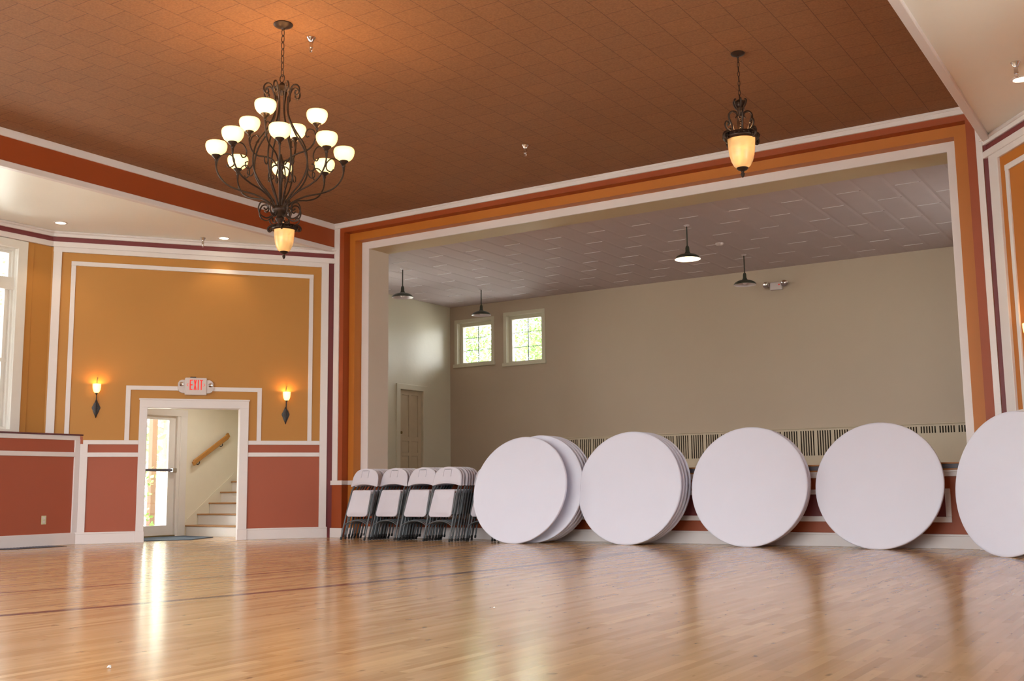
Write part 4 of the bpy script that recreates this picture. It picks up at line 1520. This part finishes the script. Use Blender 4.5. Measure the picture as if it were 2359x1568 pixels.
# scraps of paper on the floor
for (px_, py_, sc_, lb) in ((-4.29, 3.24, .012, 'tiny white paper scrap on the floor at the lower left'), (-4.06, 6.06, .009, 'tiny white paper speck on the floor in front of the chairs')):
    f = MB(); rnd = random.Random(int(px_ * 100))
    vs = [(cos(a) * rnd.uniform(.6, 1.2) * sc_, sin(a) * rnd.uniform(.6, 1.2) * sc_, rnd.uniform(0, sc_ * .9)) for a in [i * pi / 4 for i in range(8)]] + [(0, 0, sc_ * 1.1), (0, 0, 0)]
    f.add(vs, [(i, (i + 1) % 8, 8) for i in range(8)] + [(i, (i + 1) % 8, 9) for i in range(8)], M['paper'])
    o = f.build('paper_scrap'); o.location = (px_, py_, .001)
    tag(o, lb, 'paper scrap')


# ------------------------------------------------------------------ round tables
def make_table():
    t = thing('round_table', 'x', 'table', (0, 0, 0), group='round folding tables leaning against the stage front')
    R_ = .785; n = 96
    f = MB()
    # disc in the xz plane, front face at y=0, lathe about y: build about z and rotate
    T_ = Matrix.Translation((0, 0, R_)) @ Matrix.Rotation(pi / 2, 4, 'X')   # +z of lathe -> -y
    f.lathe([(0, 0), (R_ - .03, 0), (R_ - .010, -.001), (R_ - .003, -.005), (R_, -.013), (R_, -.034), (R_ - .004, -.040), (R_ - .014, -.042), (R_ - .018, -.036), (0, -.036)], M['table'], n, T_)
    f.build('tabletop', t, 40)
    for sg in (-1, 1):
        f = MB()
        y = .052
        P = catmull([(sg * .32, y, R_ - .50), (sg * .32, y, R_ + .30), (sg * .30, y, R_ + .36), (sg * .10, y, R_ + .38), (sg * .06, y, R_ + .34), (sg * .06, y, R_ - .40)], 4)
        f.tube(P, .011, M['chair_frame'], 7)
        f.tube([(sg * .33, y, R_ - .42), (sg * .05, y, R_ - .42)], .009, M['chair_frame'], 6)
        f.build('folded_leg', t, 60)
    f = MB()
    for sg in (-1, 1):
        f.bbox(sg * .36 - .015, sg * .36 + .015, .037, .05, R_ - .62, R_ + .62, M['chair_frame'], None, .003)
    f.build('rail', t)
    return t


proto = make_table()
ordn = ['frontmost', 'second', 'third', 'fourth', 'rearmost']
stacks = [  # (centre px x at its Y, list of (x, y, lean deg)), name
    ('leftmost', [(-8.355, 12.93, 14.5, 0), (-8.20, 13.18, 11, 0), (-8.195, 13.265, 11, 0), (-8.19, 13.35, 11, 0), (-8.19, 13.435, 11, 0)]),
    ('second', [(-6.70, 13.18, 11, 0), (-6.695, 13.265, 11, 0), (-6.69, 13.35, 11, 0), (-6.68, 13.435, 11, 0)]),
    ('third', [(-5.025, 13.28, 11, 0), (-5.03, 13.36, 11, 0), (-5.04, 13.44, 11, 0)]),
    ('fourth', [(-3.415, 13.36, 11.5, -4)]),
    ('rightmost', [(-1.89, 12.52, 9, -38), (-1.86, 12.60, 9, -38)]),
]
first = True
for nm, lst in stacks:
    for i, (x, y, lean, rot) in enumerate(lst):
        o = proto if first else copy_tree(proto)
        first = False
        o.location = (x, y, .001)
        o.rotation_euler = (radians(-lean), 0, radians(rot))
        if nm == 'fourth':
            lb = 'white round folding table leaning alone, fourth group from the left'
        elif nm == 'rightmost':
            lb = ('white round folding table cut off at the right edge, in front of another' if i == 0 else 'white round folding table hidden behind the one at the right edge')
        else:
            q = 'frontmost' if i == 0 else ('rearmost' if i == len(lst) - 1 else ordn[i] + ' from the front')
            gg = {'leftmost': 'the leftmost stack beside the chairs', 'second': 'the second stack from the left', 'third': 'the third stack from the left'}[nm]
            lb = 'white round folding table, %s in %s' % (q, gg)
        o['label'] = lb


# ------------------------------------------------------------------ folded chairs
def make_chair():
    t = thing('folding_chair', 'x', 'chair', (0, 0, 0), group='white folding chairs stacked folded by the stage')
    fr = M['chair_frame']; pl_ = M['chair']
    for sg in (-1, 1):
        f = MB()
        P = catmull([(sg * .235, -.004, .012), (sg * .232, 0, .40), (sg * .225, .006, .75), (sg * .218, .020, .82), (sg * .212, .034, .88), (sg * .20, .032, 1.0), (sg * .16, .026, 1.05), (sg * .10, .022, 1.07), (sg * .0, .020, 1.075)], 5)
        f.tube(P, .0125, fr, 8)
        f.build('front_leg', t, 60)
        f = MB()
        f.tube([(sg * .205, .034, .075), (sg * .205, .03, .40), (sg * .208, .020, .575)], .0115, fr, 8)
        f.bbox(sg * .215 - .012, sg * .215 + .012, .0, .035, .56, .60, fr, None, .005)
        f.build('rear_leg', t, 60)
        f = MB()
        f.lathe([(0, .0), (.016, .0), (.017, .03), (.013, .04), (0, .04)], M['foot'], 10, None, (sg * .235, -.004, 0))
        f.lathe([(0, .05), (.015, .05), (.016, .08), (.012, .09), (0, .09)], M['foot'], 10, None, (sg * .205, .034, 0))
        f.build('foot_cap', t, 60)
    f = MB()
    f.tube(catmull([(-.232, 0, .225), (-.17, -.004, .265), (-.08, -.006, .293), (0, -.006, .30), (.08, -.006, .293), (.17, -.004, .265), (.232, 0, .225)], 4), .0075, fr, 7)
    f.build('front_brace', t, 60)
    f = MB()
    f.tube(catmull([(-.205, .033, .255), (-.15, .034, .295), (0, .035, .325), (.15, .034, .295), (.205, .033, .255)], 4), .0075, fr, 7)
    f.tube([(-.205, .026, .47), (.205, .026, .47)], .009, fr, 7)
    f.build('rear_brace', t, 60)
    # seat panel: local z .36 (front edge, bottom) .. .78
    def panel(outline, yf, thick, name, crown=.012, inner=.86, parent=t, mt=pl_):
        m = MB()
        n = len(outline)
        cx = sum(p[0] for p in outline) / n; cz = sum(p[1] for p in outline) / n
        rings = []
        def ring(k, y):
            rings.append([(cx + (a - cx) * k, y(a, b), cz + (b - cz) * k) for a, b in outline])
        ring(.97, lambda a, b: yf(a, b) + thick)
        ring(1.0, lambda a, b: yf(a, b) + thick * .6)
        ring(1.0, lambda a, b: yf(a, b) + thick * .25)
        ring(.975, lambda a, b: yf(a, b))
        ring(inner, lambda a, b: yf(a * inner, b) + crown * .25)
        ring(inner * .93, lambda a, b: yf(a * inner, b) + crown)
        ring(.4, lambda a, b: yf(a * .4, b) + crown * 1.2)
        vs = [v for r in rings for v in r]
        fs = []
        for i in range(len(rings) - 1):
            for q in range(n):
                fs.append((i * n + q, i * n + (q + 1) % n, (i + 1) * n + (q + 1) % n, (i + 1) * n + q))
        fs.append(tuple(range(n))); fs.append(tuple((len(rings) - 1) * n + q for q in range(n)))
        m.add(vs, fs, mt)
        return m.build(name, parent, 50)

    def rrect(x0b, x0t, z0, z1, rb, rt, arch=0.0, k=6):
        """rounded outline; bottom half width x0b, top half width x0t"""
        o_ = []
        for i in range(k + 1):
            a = -pi / 2 + (pi / 2) * i / k
            o_.append((x0b - rb + rb * cos(a), z0 + rb + rb * sin(a)))
        for i in range(k + 1):
            a = (pi / 2) * i / k
            o_.append((x0t - rt + rt * cos(a), z1 - rt + rt * sin(a)))
        if arch:
            for q in (.75, .5, .25, 0, -.25, -.5, -.75):
                o_.append((q * (x0t - rt), z1 + arch * (1 - q * q) * .6))
        for i in range(k + 1):
            a = pi / 2 + (pi / 2) * i / k
            o_.append((-x0t + rt + rt * cos(a), z1 - rt + rt * sin(a)))
        for i in range(k + 1):
            a = pi + (pi / 2) * i / k
            o_.append((-x0b + rb + rb * cos(a), z0 + rb + rb * sin(a)))
        for q in (-.8, -.6, -.4, -.2, 0, .2, .4, .6, .8):
            o_.append((q * (x0b - rb), z0 + (0 if name_seat else .03 * (1 - q * q))))
        return o_
    name_seat = True
    panel(rrect(.205, .185, .355, .775, .05, .03), lambda a, b: -.034 + .03 * (b - .355), .024, 'seat')
    f = MB()
    for sg in (-1, 1):
        f.bbox(sg * .207 - .012, sg * .207 + .012, -.02, .01, .40, .72, fr, None, .004)
    f.build('seat_rail', t)
    name_seat = False
    bk = panel(rrect(.266, .255, .835, 1.11, .015, .16, .022), lambda a, b: -.024 + .040 * (a / .24) ** 2 * .5, .028, 'backrest', crown=.004, inner=.90)
    f = MB()
    f.bbox(-.055, .055, -.0265, -.019, 1.078, 1.084, M['chair_frame'], None, .0015)
    f.bbox(-.07, -.067, -.0255, -.019, .97, 1.085, M['table_rim'], None, .001)
    f.bbox(.067, .07, -.0255, -.019, .97, 1.085, M['table_rim'], None, .001)
    f.build('handle_slot', bk)
    return t


cproto = make_chair()
cproto.scale = (1.02, 1, 1.025)
ncs = ['frontmost', 'second from the front', 'third from the front', 'fourth from the front', 'fifth from the front', 'sixth from the front', 'rearmost']
cst = [(-11.325, 12.97, 7, 'the leftmost chair stack'), (-10.75, 12.97, 7, 'the second chair stack from the left'),
       (-10.19, 12.97, 7, 'the third chair stack from the left'), (-9.70, 12.95, 7, 'the rightmost full chair stack'),
       (-9.12, 13.22, 3, 'the stack half hidden behind the first table')]
first = True
rnd = random.Random(9)
for x, y, n, nm in cst:
    for i in range(n):
        o = cproto if first else copy_tree(cproto)
        first = False
        yy = y + i * .074
        xx = x + (rnd.uniform(-.008, .008) if i else 0)
        if nm.startswith('the leftmost') and i == 0:
            yy -= .12; xx += .08
        o.location = (xx, yy, .006)
        o.rotation_euler = (radians(-17.0), 0, radians(rnd.uniform(-.6, .6)))
        o['label'] = 'white folding chair, %s in %s' % (ncs[i] if i < n - 1 or n == 7 else 'rearmost', nm)
